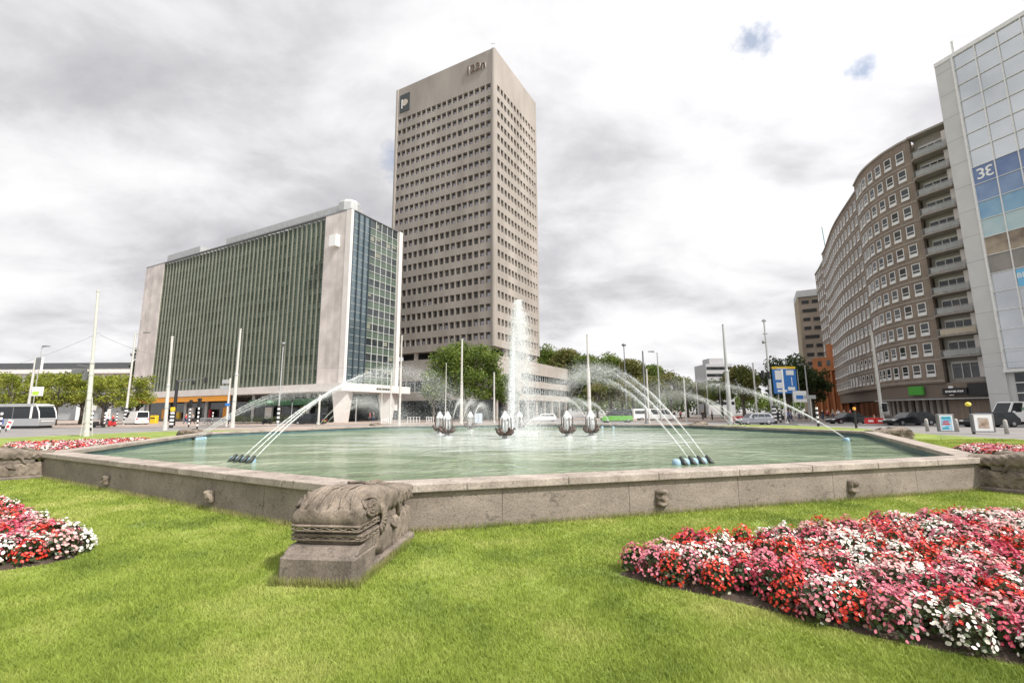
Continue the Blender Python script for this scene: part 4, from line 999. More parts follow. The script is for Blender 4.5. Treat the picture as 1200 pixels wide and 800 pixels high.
lo = [(786, 118, 12.6, 'olive tree just right of the camper van'), (806, 116, 10.6, 'olive tree above the thin white post right of the camper'), (826, 112, 9.0, 'low olive tree below the pale office block'),
      (700, 116, 9.5, 'low olive tree right behind the green minivan'), (730, 114, 10.5, 'olive tree right of the green minivan'), (760, 116, 11.5, 'olive tree behind the camper van')]
t0 = None
for k, (px, D, h, l) in enumerate(lo):
    if t0 is None: t0 = tree('avenue_tree', l, *tpos(px, D), 12, 9, 3.4, leaf_o, 41, gM, ncl=30, per=55, size=.55); base_h = 12; t0.scale = (h/12,)*3
    else: o = dup(t0, (*tpos(px, D), 0), k*1.7, l); o.scale = (h/12,)*3
tree('maple_tree', 'reddish olive tree right of the grey mast', *tpos(872, 92), 11.8, 9.5, 3, leaf_o, 51, ncl=34, per=80, size=.45)
tree('maple_tree', 'green tree left of the blue direction board', *tpos(846, 100), 9.4, 8, 3, leaf_g, 52, ncl=26, per=70, size=.45)
tree('lime_tree', 'large dark green tree behind the blue direction board', *tpos(925, 100), 15.0, 13, 3, leaf_d, 53, ncl=44, per=80, size=.48)
tree('lime_tree', 'dark green tree in front of the orange brick building', *tpos(954, 104), 11.8, 10, 3, leaf_d, 54, ncl=34, per=75, size=.48)
# far wood closing the avenue
b = MB(); V = leaf_cloud([((x, 210+random.uniform(-5, 5), 4+random.uniform(0, 2.5)), (7, 4, 5)) for x in range(0, 150, 6)]+[((x, 175+random.uniform(-5, 5), 4), (7, 4, 5)) for x in range(-260, -100, 7)], 24, 1.1, 77)
o = np_mesh('distant_wood', V.reshape(-1, 3), np.arange(len(V)*4).reshape(-1, 4), 4, leaf_g); tag(o, 'distant band of trees closing the view at street level', 'trees', None, 'stuff')
# hedge in front of glass block
b = MB(); V = leaf_cloud([((x, 0, .7), (1.2, .7, .7)) for x in np.arange(-6, 7, 1.2)], 260, .16, 78)
hg = thing('hedge', 'low clipped hedge along the plaza left of the dark car', 'hedge', (*tpos(318, 78), 0)); np_mesh('foliage', V.reshape(-1, 3), np.arange(len(V)*4).reshape(-1, 4), 4, leaf_d, hg)
MB().tube([(-6, 0, .1), (7, 0, .1)], .12, 5).build('stems', bark, hg)

# ------------------------------------------------------------------ poles, lamps, masts
def mast(name, label, xt, yt, D, r0, r1, m, cat='mast', step=None, group=None, extra=None):
    P = T(xt, yt, D); t = thing(name, label, cat, (P.x, D, -.1), 0, group); h = P.z+.1
    if step:
        zs_ = T(xt, step, D).z+.1
        MB().lathe([(r0*1.25, 0), (r0*1.15, .5), (r0, .55), (r0*.85, zs_), (r0*.62, zs_+.25)], 12).build('lower_shaft', m, t)
        MB().lathe([(r0*.62, zs_+.25), (r1, h-.15), (r1*1.3, h-.12), (r1*1.3, h)], 12).build('upper_shaft', m, t)
        b = MB()
        for zc in (zs_, zs_*.5): b.lathe([(r0*1.02, zc-.08), (r0*1.02, zc+.04)], 12)
        b.build('collar', greyl, t)
    else: MB().lathe([(r0*1.5, 0), (r0*1.5, .25), (r0, .3), (r1, h)], 10).build('shaft', m, t)
    return t, h
def wire(label, pts, r=.012):
    b = MB(); 
    for p, q in zip(pts[:-1], pts[1:]):
        p, q = Vector(p), Vector(q); n = 12; sag = (q-p).length*.018
        b.tube([p.lerp(q, i/n)-Vector((0, 0, sag*4*(i/n)*(1-i/n))) for i in range(n+1)], r, 4)
    return tag(b.build('overhead_wire', grey), label, 'wire', 'tram wires strung between the masts')
gT = 'white tram masts around the square'
m1, h1 = mast('tram_mast', 'thickest white tram mast, on the lawn edge beside the tram', 124, 340, 37, .175, .09, polew, step=425, group=gT)
b = MB()
for s in (-1, 1): b.tube([(s*.48, 0, 0), (s*.22, 0, 3.2)], .03, 5)
for zc in (1.2, 2.4, 3.6, 5.0): b.lathe([(.19, zc-.03), (.19, zc+.03)], 12)
b.build('stay_rods', polew, m1); b = MB(); b.tube([(0, 0, 5.6), (-1.2, 0, 5.9)], .04, 5); b.box(-1.5, -.5, -.15, .15, 5.2, 5.5); b.box(-.6, -.35, -.15, .15, 4.6, 5.3); b.build('bracket', grey, m1)
m1.rotation_euler = (0, R(-3), 0)
m3, h3 = mast('tram_mast', 'white tram mast at the left end of the brick island', 205, 394, 52, .19, .12, polew, step=452, group=gT)
m3.rotation_euler = (0, R(-1.6), 0)
m4, h4 = mast('tram_mast', 'white tram mast in front of the stepped green facade', 282, 385, 60, .24, .12, polew, step=439, group=gT)
m5, h5 = mast('tram_mast', 'slim white tram mast at the right end of the glass block', 471, 393, 62, .17, .10, polew, step=430, group=gT)
m6, h6 = mast('tram_mast', 'white tram mast in front of the big round tree', 541.5, 397, 62, .22, .12, polew, step=449, group=gT)
m7, h7 = mast('tram_mast', 'white tram mast rising from the rightmost chalice', 688, 392, 62, .26, .10, polew, step=434, group=gT)
m8, h8 = mast('tram_mast', 'grey tram mast left of the silver hatchback', 847, 380, 60, .30, .11, greyl, step=435, group=gT)
for (n_, l, xt, yt, D, r0, r1, m_) in (
    ('thin_post', 'short white post left of the tram mast at the glass block corner', 459, 435, 75, .16, .12, polew),
    ('thin_post', 'very thin short post between the two canopy columns', 448, 452, 76, .07, .06, polew),
    ('thin_post', 'white post in front of the canopy above the dark car', 375, 462, 71, .17, .14, polew),
    ('thin_post', 'thin grey post just right of the first canopy column', 418, 466, 76, .08, .07, greyl),
    ('thin_post', 'thin white flagpole between the pair of chalices', 523, 425, 70, .08, .05, polew),
    ('thin_post', 'white post at the right edge of the big round tree', 579, 436, 74, .15, .11, polew),
    ('thin_post', 'faint grey post seen through the central plume', 617, 432, 84, .06, .05, greyl),
    ('thin_post', 'white post close beside the dark mast above the camper van', 757.5, 432, 68, .15, .11, polew),
    ('thin_post', 'white post right of the camper van', 801, 440, 76, .13, .10, polew),
    ('thin_post', 'first of two far thin posts right of the camper van', 816, 448, 92, .1, .08, polew),
    ('thin_post', 'second of two far thin posts, below the pale office block', 828, 450, 94, .1, .08, polew),
    ('thin_post', 'grey post just left of the grey tram mast', 843, 452, 96, .14, .1, greyl),
    ('thin_post', 'white post right of the silver hatchback roof', 882, 425, 72, .14, .11, polew),
    ('thin_post', 'thick white post standing before the blue direction board', 916, 433, 62, .15, .12, white),
    ('thin_post', 'thin grey post right of the blue direction board', 934, 433, 84, .08, .06, greyl),
    ('dark_mast', 'dark grey mast beside a white post, left of the camper van', 753, 411, 68, .17, .11, grey)):
    mast(n_, l, xt, yt, D, r0, r1, m_, 'post', None, 'plain posts around the square')
def lamp(label, xt, yt, D, r0, m_, arm, ax=1, striped=False, head='arm'):
    t, h = mast('street_lamp', label, xt, yt, D, r0, r0*.6, m_, 'street lamp', None, 'street lamps')
    if head == 'arm':
        MB().tube([(0, 0, h-.1), (ax*arm*.5, 0, h+.1), (ax*arm, 0, h+.12)], .05, 6).build('arm', m_, t)
        b = MB(); b.side([(ax*arm-.5, h+.12), (ax*arm+.6, h+.14), (ax*arm+.55, h+.27), (ax*arm-.4, h+.27)], (-.2, -.15, .15, .2), (.03, 0, 0, .03)); b.build('lamp_head', grey, t)
    else:
        b = MB(); b.lathe([(.12, h-.1), (.36, h+.0), (.40, h+.18), (.28, h+.34), (.05, h+.42)], 12); b.build('lamp_head', grey, t, smooth=True)
    if striped:
        b = MB(); s2 = MB()
        for k in range(8): (b if k % 2 else s2).lathe([(r0+.07, .5+k*.3), (r0+.07, .78+k*.3)], 10)
        b.build('black_bands', dark, t); s2.build('white_bands', white, t)
    return t, h
lamp('white street lamp with striped base left of the white van', 159, 391, 80, .20, polew, 1.9, 1, True)
lamp('far street lamp whose dark head floats above the station roof', 49, 407, 72, .07, greyl, .6)
lamp('slim grey street lamp before the middle of the green facade', 332, 404, 66, .11, greyl, .3, -1, True, 'top')
lamp('dark street lamp with round head above the green minivan', 731, 405, 80, .13, grey, .3, -1, False, 'top')
lamp('tall grey lamp with a short arm above the camper van', 770, 413, 80, .15, greyl, 1.1, -1)
lm, lh = lamp('white leaning-looking street lamp in front of the curved apartment block', 1021, 388, 60, .22, polew, 1.0, -1)
lamp('thin lamp with arm in front of the distant apartment tower', 943, 428, 84, .15, greyl, .8, -1)
# camera mast
t, h = mast('camera_mast', 'tall mast with cameras and two traffic signals near the blue board', 895, 374, 62, .20, .09, greyl, 'mast', 440)
b = MB(); b.box(-.25, .25, -.1, .1, h-.35, h-.15); b.lathe([(.16, h-3.4), (.2, h-3.2), (.1, h-3.0)], 8, (-.35, 0, 0)); b.box(-.3, .3, -.08, .08, h-2.1, h-2.0); b.build('camera', grey, t, smooth=False)
# traffic signals
def signal(label, px, D, ztop, striped=True, heads=1, big=.09, top=None, m_=dark, hx=0, ybase=None):
    P = T(px, 480, D); t = thing('traffic_signal', label, 'traffic signal', (P.x, D, -.1), 0, 'striped traffic signal posts')
    if striped:
        b, s2 = MB(), MB(); n_ = int((ztop-.4)/.24)
        b.lathe([(big, 0), (big, .4)], 8)
        for k in range(n_): (s2 if k % 2 == 0 else b).lathe([(big, .4+k*.24), (big, .4+(k+1)*.24)], 8)
        b.build('black_bands', dark, t); s2.build('white_bands', white, t)
    else: MB().lathe([(big, 0), (big*.8, ztop)], 8).build('post', m_, t)
    for k in range(heads):
        x = hx+(k-(heads-1)/2)*.7; b = MB(); b.bbox(x-.17, x+.17, -.12, .16, ztop-.05, ztop+.95, .04); hd = b.build('signal_head', dark, t)
        b = MB()
        for j in range(3): b.tube([(x, -.12, ztop+.15+j*.31), (x, -.24, ztop+.15+j*.31)], [.12, .13], 10)
        b.build('visor', dark, hd); 
        for j, mm in enumerate((mat('lens_green', (.02, .10, .05), .3), mat('lens_amber', (.25, .12, .01), .3), lens_r)):
            MB().tube([(x, -.10, ztop+.15+j*.31), (x, -.16, ztop+.15+j*.31)], .095, 10).build('lens', mm, hd)
    if top:
        tw = .22 if big > .11 else .11; b = MB(); b.bbox(-tw, tw, -tw*.8, tw*.8, ztop, ztop+tw*2.4, .03); b.build('top_box', top, t)
    return t
signal('striped signal post with pale box just right of the thick mast', 109, 52, 2.3, True, 0, .12, polew)
signal('striped signal post left of the motor scooters', 124, 74, 2.3, True, 1)
signal('slim striped signal post behind the scooters', 138, 74, 2.4, True, 0)
signal('thick striped post with yellow box right of the tram mast', 202.5, 62, 2.2, True, 0, .24, yellow)
signal('slim striped signal post in front of the orange awning', 223, 64, 2.8, True, 1)
signal('tall striped signal post with dark head left of the cycle fence', 233, 54, 2.7, True, 1)
signal('small striped signal post beyond the cycle fence', 250, 72, 2.2, True, 0)
signal('dark signal hanging high in front of the white canopy', 342, 70, 3.6, False, 1, .05, None, greyl)
signal('thick striped post just right of the silver hatchback', 907, 61.5, 2.4, True, 0, .26)
signal('slim striped post between the silver car and the pedestrian', 913.5, 66, 2.2, True, 0, .12)
signal('striped signal post between the pedestrian and the black saloon', 957, 50, 2.1, True, 0, .12)
signal('black post with orange top in front of the black saloon', 1001, 42.5, 1.75, False, 0, .10, mat('orange_lamp', (.8, .35, .05), .4))
signal('dark post with yellow globe between the two advertising panels', 1137, 33.5, 1.95, False, 0, .09)
P = T(1137, 480, 33.5); 
bn = thing('yellow_beacon', 'yellow globe topping the dark post between the advertising panels', 'beacon', (P.x-.1, 33.5, 1.85)); MB().lathe([(.05, 0), (.14, .05), (.19, .16), (.14, .28), (.03, .33)], 12).build('globe', mat('amber_globe', (.8, .62, .08), .3), bn, smooth=True); MB().lathe([(.06, -.02), (.06, .04)], 8).build('socket', dark, bn)
# signals hung on masts
for (px, D, z, l, hw_) in ((897, 61.6, T(897, 443, 61.6).z, 'left dark traffic signal on the camera mast', 1), (904, 61.6, T(904, 444, 61.6).z, 'right dark traffic signal on the camera mast', 1), (1037, 59.5, T(1037, 482, 59.5).z, 'traffic signal with white edged backboard on the lamp by the red barrier', 2)):
    P = T(px, 480, D); t = thing('hanging_signal', l, 'traffic signal', (P.x, D, z), 0)
    if hw_ == 2: MB().bbox(-.42, .42, .02, .08, -.1, 1.15, .03).build('white_backboard', white, t); MB().bbox(-.34, .34, -.04, .02, -.03, 1.08, .03).build('backboard', dark, t)
    b = MB(); b.bbox(-.2, .2, -.2, .0, 0, 1.05, .04); b.tube([(-.5, 0, .5), (0, 0, .5)], .04, 5); b.build('signal_head', dark, t)
    for j in range(3): MB().tube([(0, -.2, .2+j*.32), (0, -.32, .2+j*.32)], [.1, .12], 10).build('visor', dark, t)
# dark gantry with arm
P = T(208, 447, 68); t = thing('signal_gantry', 'dark traffic mast with a long horizontal arm before the green facade', 'traffic mast', (P.x, 68, -.1)); h = P.z+.1
MB().lathe([(.28, 0), (.26, 1), (.17, h), (.17, h+.2)], 10).build('shaft', dark, t)
b = MB(); b.tube([(0, 0, h), (4.3, 0, h+.55)], [.11, .06], 7); b.build('arm', grey, t)
b = MB(); b.bbox(2.2, 2.5, -.2, .1, h-.5, h+.1, .03); b.bbox(4.1, 4.45, -.2, .1, h-.3, h+.6, .03); b.build('signal_head', dark, t)
# finger post with two white direction boards
P = T(270, 443, 64); t = thing('finger_post', 'white sign post with two small direction boards left of a tram mast', 'sign', (P.x, 64, -.1)); h = P.z+.1
MB().lathe([(.14, 0), (.12, h)], 10).build('post', polew, t)
for k, (z, w_) in enumerate(((h-.75, 1.0), (h-1.6, 1.25))): MB().bbox(-w_-.1, -.1, -.05, .05, z, z+.55, .01).build('direction_board', greyl, t)
MB().bbox(-.35, .35, -.14, -.1, 2.9, 3.25, .02).build('blue_plate', blue, t)
MB().lathe([(.3, 1.0), (.3, 1.02)], 8).build('clamp', dark, t)
# stop pole behind the tram with signal box and green board
P = T(42, 419, 69); t = thing('stop_pole', 'white pole behind the tram carrying a dark box and a green and white board', 'pole', (P.x, 69, -.1)); h = P.z+.1
MB().lathe([(.2, 0), (.18, 3), (.13, h)], 10).build('shaft', polew, t); MB().bbox(.15, 1.0, -.1, .15, h-1.7, h, .03).build('signal_box', grey, t); MB().bbox(1.0, 1.15, -.12, .17, h-2, h+.1, .02).build('box_frame', whitef, t)
zb = T(46, 463, 69).z; MB().bbox(.3, 2.0, -.12, -.04, zb, zb+1.35, .02).build('board', white, t); MB().bbox(.45, 1.4, -.14, -.125, zb+.15, zb+.7, .01).build('green_field', mat('lime_field', (.45, .70, .05), .5), t)
# big blue direction board
P0, P1 = T(907.5, 461, 74), T(932, 430, 74); t = thing('direction_board', 'large blue direction board with yellow strip on top before the dark tree', 'sign', ((P0.x+P1.x)/2, 74, -.1)); w_ = (P1.x-P0.x)/2; z0, z1 = P0.z+.1, P1.z+.1
MB().bbox(-w_, w_, 0, .12, z0, z1-.3, .02).build('blue_panel', blue, t); MB().bbox(-w_, w_, 0, .12, z1-.29, z1+.1, .02).build('yellow_strip', yellow, t)
b = MB()
for (xa, xb, za, zb_) in ((-.8, -.15, .52, .88), (.15, .8, .70, .88), (-.75, -.1, .2, .42), (.2, .8, .12, .25), (-.7, .1, .06, .14), (.55, .62, .3, .62), (-.6, .3, .93, .96)):
    b.box(w_*xa, w_*xb, -.012, -.002, z0+(z1-z0)*za, z0+(z1-z0)*zb_)
b.build('white_legend', white, t)
for s in (-1, 1): MB().tube([(s*w_*.6, .2, 0), (s*w_*.6, .2, z1)], .09, 8).build('leg', greyl, t)
MB().bbox(w_*.55, w_*1.7, -.06, -.02, z0-1.4, z0+.4, .02).build('white_square', white, t)
text('arrow', '◄', .5, dark, t, (w_*1.12, -.08, z0-.5), (R(90), 0, 0), .01) if 0 else MB().bbox(w_*.8, w_*1.4, -.075, -.061, z0-.9, z0-.3, .01).build('symbol', blue, t)
P = T(949, 464, 70); t = thing('street_name_sign', 'small white street sign on a white post right of the blue board', 'sign', (P.x, 70, -.1)); MB().lathe([(.10, 0), (.10, P.z-.3)], 8).build('post', polew, t); MB().bbox(-.9, .9, -.05, .05, P.z-.3, P.z+.25, .02).build('board', greyl, t)
# red white chevron at the left edge
P = G(7, 504.5); t = thing('chevron_sign', 'leaning red and white chevron board at the left photo edge', 'sign', (P.x, P.y, -.1)); b = MB(); b.M = Matrix.Rotation(R(18), 4, 'Y'); b.bbox(-.28, .28, -.03, .03, .3, 1.35, .01); b.build('board', white, t)
b = MB(); b.M = Matrix.Rotation(R(18), 4, 'Y'); b.tube([(0, -.035, .6), (0, -.05, .6)], .16, 10); b.box(-.2, .2, -.05, -.035, 1.0, 1.15); b.build('red_marks', red, t); MB().lathe([(.05, 0), (.05, .5)], 6).build('foot', dark, t)
signal('red and white banded post beside the chevron at the left edge', 3, 46, 2.2, True, 0, .1)
# ---- advertising panels
def advert(label, px0, px1, D, ytop, ybot, kindm):
    a, c = T(px0, ytop, D), T(px1, ybot, D); t = thing('advert_panel', label, 'advertising panel', ((a.x+c.x)/2, D, 0), R(-24), 'advertising panels on the lawn edge'); w_ = abs(c.x-a.x)/2*.98; h = a.z
    MB().bbox(-w_-.1, w_+.1, -.02, .30, .05, h, .03).build('housing', grey, t)
    MB().box(-w_+.02, w_-.02, -.04, -.023, .12, h-.08).build('frame', white, t)
    if kindm == 0:
        MB().box(-w_+.08, w_-.08, -.05, -.042, .18, h-.14).build('poster', mat('poster_blue', (.10, .42, .62), .4, (.55, .62, .66), 1.8, rampw=(.45, .6)), t)
        b = MB(); b.box(-w_+.2, w_-.25, -.056, -.052, h*.55, h*.62); b.box(-w_+.15, w_-.2, -.056, -.052, h*.42, h*.50); b.build('red_band', red, t)
        b = MB(); b.box(-w_+.15, w_-.3, -.058, -.052, h*.2, h*.27); b.box(-w_+.15, w_-.15, -.058, -.052, h*.75, h*.84); b.build('teal_band', mat('teal', (.02, .30, .38), .4), t)
    else:
        MB().box(-w_+.22, w_-.22, -.05, -.042, .32, h-.30).build('poster', mat('poster_face', (.10, .10, .08), .5, (.42, .30, .22), 2.4, c3=(.5, .5, .48)), t)
    return t
advert('blue and white advertising panel, left one on the lawn edge', 1101, 1117, 34, 485, 507, 0)
advert('white framed dark advertising panel, right one on the lawn edge', 1142, 1163, 33, 484.5, 508.5, 1)
for k, (px, py, l) in enumerate(((1087, 504.5, 'short pale bollard left of the blue advertising panel'), (1180, 507.5, 'short pale bollard right of the white framed advertising panel'), (1122, 505, 'short pale bollard right of the blue advertising panel'))):
    P = G(px, py); t = thing('bollard', l, 'bollard', (P.x, P.y, -.05), 0, 'short pale bollards on the lawn edge'); MB().lathe([(.12, 0), (.11, .85), (.09, .95), (.03, 1.0)], 12).build('shaft', kerb, t, smooth=True); MB().lathe([(.122, .62), (.122, .72)], 12).build('band', greyl, t)

# ------------------------------------------------------------------ vehicles
def wheel(t, x, y, r, side):
    b = MB(); b.ycyl(x, r, r, y-.11, y+.11, 20); w = b.build('wheel', tyre, t)
    MB().ycyl(x, r, r*.62, y+side*.10, y+side*.122, 14, r*.5).build('rim', rimm, w)
    MB().ycyl(x, r+.02, r*1.17, y+side*-.10, y+side*.075, 20).build('arch_liner', dark, w)
def car(label, loc, rz, paint, kind='hatch', L=4.3, Wd=1.78, H=1.48, group='cars on the road', roofm=None, lower=None, cat='car', name='parked_car'):
    t = thing(name, label, cat, loc, rz, group); h = L/2; bl = H*.60; r = .32 if H < 1.7 else .35
    if kind == 'hatch': body = [(-h+.05, .30), (-h, .55), (-h+.03, bl-.02), (-h+.15, bl+.03), (h-1.15, bl+.0), (h-.35, bl-.16), (h-.03, bl-.32), (h, .45), (h-.08, .25)]; gh = [(-h+.14, bl), (-h+.42, H-.06), (-h+.75, H), (.25, H), (.55, H-.05), (h-1.05, bl)]
    elif kind == 'saloon': body = [(-h+.05, .32), (-h, .6), (-h+.05, bl+.02), (-h+.8, bl+.05), (h-1.25, bl+.0), (h-.35, bl-.14), (h-.03, bl-.3), (h, .45), (h-.08, .25)]; gh = [(-h+.55, bl), (-h+1.25, H-.03), (-.1, H), (.4, H-.05), (h-1.2, bl)]
    elif kind == 'wagon': body = [(-h+.05, .32), (-h, .6), (-h+.04, bl), (-h+.15, bl+.04), (h-1.35, bl+.02), (h-.4, bl-.12), (h-.03, bl-.3), (h, .45), (h-.08, .25)]; gh = [(-h+.10, bl), (-h+.55, H-.06), (-h+.9, H), (.1, H), (.45, H-.05), (h-1.25, bl)]
    elif kind == 'van': bl = H*.52; body = [(-h+.02, .35), (-h, .7), (-h+.02, bl), (h-1.0, bl), (h-.35, bl-.12), (h-.03, bl-.35), (h, .5), (h-.08, .28)]; gh = [(-h+.02, bl), (-h+.08, H-.1), (-h+.3, H), (h-1.7, H), (h-1.45, H-.06), (h-.75, bl)]
    W2 = Wd/2
    MB().side(body, (-W2, -W2+.05, -W2+.12, W2-.12, W2-.05, W2), (.07, .02, 0, 0, .02, .07)).build('body', lower or paint, t)
    # greenhouse with tumblehome
    n = len(gh); b = MB(); vs = []
    for s in (-1, 1):
        for (x, z) in gh: vs.append((x, s*(W2-.05-(.20 if kind != 'van' else .10)*(z-bl)/(H-bl)), z))
    fs = [tuple(range(n)), tuple(reversed(range(n, 2*n)))]+[(i, n+i, n+(i+1) % n, (i+1) % n) for i in range(n)]
    b.add(vs, fs).build('roof', roofm or paint, t)
    k_ = (.20 if kind != 'van' else .10)
    def yz(z, s, o=.012): return s*(W2-.05-k_*(z-bl)/(H-bl)+o)
    zb, zt = bl+.05, H-.13
    def xat(z, front):
        pts = gh if not front else gh
        best = None
        for (x0, z0), (x1, z1) in zip(gh[:-1], gh[1:]):
            if (z0-z)*(z1-z) <= 0 and z0 != z1:
                x = x0+(x1-x0)*(z-z0)/(z1-z0)
                if (front and x > 0-.2*L*0 and (best is None or x > best)) or (not front and (best is None or x < best)): best = x
        return best if best is not None else (h-1 if front else -h+.4)
    xbR, xtR, xbF, xtF = xat(zb, 0)+.16, xat(zt, 0)+.16, xat(zb, 1)-.14, xat(zt, 1)-.12
    cuts = {'hatch': (.32, .66), 'saloon': (.5,), 'wagon': (.28, .64), 'van': (.38, .72)}[kind]
    if kind == 'van' and lower is None and roofm is None: cuts = (.70,)
    ed = [0]+list(cuts)+[1]
    for s in (-1, 1):
        for i in range(len(ed)-1):
            if kind == 'van' and lower is None and roofm is None and i == 0: continue
            f0, f1 = ed[i]+.012, ed[i+1]-.012
            q = [(xbR+(xbF-xbR)*f0, zb), (xbR+(xbF-xbR)*f1, zb), (xtR+(xtF-xtR)*f1, zt), (xtR+(xtF-xtR)*f0, zt)]
            MB().add([(x, yz(z, s), z) for x, z in q], [(0, 1, 2, 3)]).build('side_window', car_glass, t)
    for fr in (0, 1):
        xb, xt = (xat(zb, fr), xat(zt, fr)); o = .012 if fr else -.012
        MB().add([(xb+o, yz(zb, -1, -.12), zb), (xb+o, yz(zb, 1, -.12), zb), (xt+o, yz(zt, 1, -.10), zt), (xt+o, yz(zt, -1, -.10), zt)], [(0, 1, 2, 3)]).build('windscreen' if fr else 'rear_window', car_glass, t)
    for x in (-h+.78, h-.86):
        for s in (-1, 1): wheel(t, x, s*(W2-.12), r, s)
    for s in (-1, 1):
        MB().bbox(h-.22, h+.012, s*(W2-.30)-.16, s*(W2-.30)+.16, bl-.34, bl-.20, .03).build('headlight', lens_w, t)
        MB().bbox(-h-.012, -h+.2, s*(W2-.20)-.14, s*(W2-.20)+.14, bl-.26, bl-.04, .03).build('tail_light', lens_r, t)
        MB().bbox(.35 if kind != 'van' else h-1.3, .55 if kind != 'van' else h-1.1, s*(W2+.10)-.1, s*(W2+.10)+.1, bl+.02, bl+.18, .03).build('mirror', paint, t)
    MB().box(-h-.02, -h+.02, -.26, .26, .55, .67).build('number_plate', plate, t)
    b = MB(); b.side([(-h+.03, .2), (-h+.02, .34), (h-.02, .34), (h-.05, .2)], (-W2+.03, W2-.03)); b.build('sill', dark, t)
    return t
RD = -.115
car('silver hatchback seen from the side, just beyond the far basin edge', (*T(883, 480, 59)[:2], RD), R(180), silver, 'hatch', 4.25)
car('black saloon driving left behind the striped signal post', (*T(992, 480, 60)[:2], RD), R(180), black_car, 'saloon', 4.7, H=1.42)
car('shiny black estate car in front of the curved apartment block', (*T(1064, 480, 53)[:2], RD), R(181), black_car, 'wagon', 4.9, 1.85, 1.48, roofm=None)
car('dark grey car half hidden behind the white framed advertising panel', (*T(1157, 480, 46.5)[:2], RD), R(180), grey_car, 'hatch', 4.6, 1.8, 1.48)
car('dark estate with pale roof before the canopy columns', (*T(364, 480, 73)[:2], RD), R(180), grey_car, 'van', 4.7, 1.85, 1.78, lower=grey_car, roofm=grey_car)
car('white hatchback blurred by spray right of the plume', (*T(638, 480, 86)[:2], RD), R(180), white, 'hatch', 4.3)
car('green bodied minivan with dark windows right of the chalices', (*T(722, 480, 76)[:2], RD), R(180), dark, 'van', 5.0, 1.9, 2.1, lower=greenp, roofm=dark, cat='minivan')
car('white camper van behind the crossing jets', (*T(775, 480, 86)[:2], RD), R(0), white, 'van', 5.0, 2.0, 2.2, lower=white, roofm=white, cat='van')
t = thing('trailer', 'white box trailer coupled behind the camper van', 'trailer', (*T(750, 480, 86)[:2], RD)); MB().bbox(-1.5, 1.3, -1, 1, .5, 2.2, .08).build('box', white, t); MB().box(-1.2, .9, -1.02, -1.005, 1.3, 1.9).build('side_window', car_glass, t); MB().tube([(1.3, 0, .55), (2.0, 0, .5)], .05, 6).build('drawbar', dark, t)
for s in (-1, 1): wheel(t, 0, s*.92, .32, s)
vl = car('white delivery van with its plain rear doors towards the square, left side', (*T(160, 480, 80)[:2], RD), R(152), white, 'van', 4.9, 2.0, 2.35, cat='van')
dv = car('large white delivery van with green lettering at the right photo edge', (*T(1192, 480, 54)[:2], RD), R(180), white, 'van', 5.6, 2.0, 2.6, cat='van')
text('lettering', 'VINTROL', .48, mat('van_green', (.10, .22, .12), .5), dv, (-.3, 1.01, 1.75), (R(90), 0, R(180)), .005, .008)
car('dark car far down the right hand road beside the black saloon', (*T(900, 480, 78)[:2], RD), R(175), grey_car, 'hatch', 4.3)
# scooters / bicycles
def bike(label, loc, rz, m_, first=None):
    if first: return dup(first, loc, rz, label)
    t = thing('bicycle', label, 'bicycle', loc, rz, 'bicycles parked on the plaza')
    for x in (-.52, .52):
        b = MB(); b.tube([(x+.34*math.cos(a), 0, .34+.34*math.sin(a)) for a in [i*math.pi/9 for i in range(19)]], .02, 5)
        w = b.build('wheel', tyre, t); b = MB()
        for i in range(8): a = i*math.pi/4; b.tube([(x, 0, .34), (x+.33*math.cos(a), 0, .34+.33*math.sin(a))], .004, 3)
        b.build('spokes', rimm, w)
    b = MB()
    for p, q in (((-.52, 0, .34), (-.1, 0, .32)), ((-.1, 0, .32), (-.22, 0, .86)), ((-.52, 0, .34), (-.2, 0, .75)), ((-.1, 0, .32), (.36, 0, .72)), ((-.2, 0, .75), (.34, 0, .82)), ((.33, 0, .98), (.52, 0, .34))): b.tube([p, q], .022, 6)
    b.build('frame', m_, t)
    b = MB(); b.tube([(.26, -.27, 1.0), (.34, -.1, 1.02), (.34, .1, 1.02), (.26, .27, 1.0)], .016, 6); b.build('handlebar', grey, t)
    MB().bbox(-.36, -.1, -.08, .08, .86, .94, .03).build('saddle', dark, t)
    return t
b0 = None
for k, (px, D, rz, l) in enumerate(((243, 70, .4, 'bicycle leaning at the left end of the cycle fence'), (252, 70.5, .7, 'second bicycle inside the cycle fence'), (262, 70, .3, 'bicycle behind the finger post'), (287, 71, .9, 'bicycle right of the white tram mast'),
        (130, 76, .5, 'bicycle by the scooters left of the white van'), (333, 72, 1.1, 'bicycle beside the slim grey street lamp'), (940, 78, .3, 'bicycle under the street name sign'), (950, 77, .8, 'bicycle right of the street name sign'), (962, 79, .2, 'bicycle before the orange brick building'), (972, 78, .6, 'bicycle near the left wheel of the black saloon'))):
    q = bike(l, (*T(px, 480, D)[:2], 0 if D > 66 and px < 600 else 0), rz, dark, b0); b0 = b0 or q
def scooter(label, loc, rz, m_):
    t = thing('motor_scooter', label, 'scooter', loc, rz, 'scooters at the kerb')
    for x in (-.6, .6): b = MB(); b.ycyl(x, .24, .24, -.06, .06, 16); b.build('wheel', tyre, t)
    MB().side([(-.8, .35), (-.75, .75), (-.1, .8), (0, .4), (.35, .32), (.3, .2), (-.5, .22)], (-.16, -.12, .12, .16), (.04, 0, 0, .04)).build('body', m_, t)
    MB().side([(.32, .25), (.42, .25), (.5, .9), (.38, .92)], (-.2, -.15, .15, .2), (.02, 0, 0, .02)).build('front_shield', m_, t)
    MB().bbox(-.75, -.05, -.14, .14, .8, .88, .03).build('saddle', dark, t); MB().tube([(.38, -.32, 1.02), (.46, 0, .98), (.38, .32, 1.02)], .02, 6).build('handlebar', grey, t)
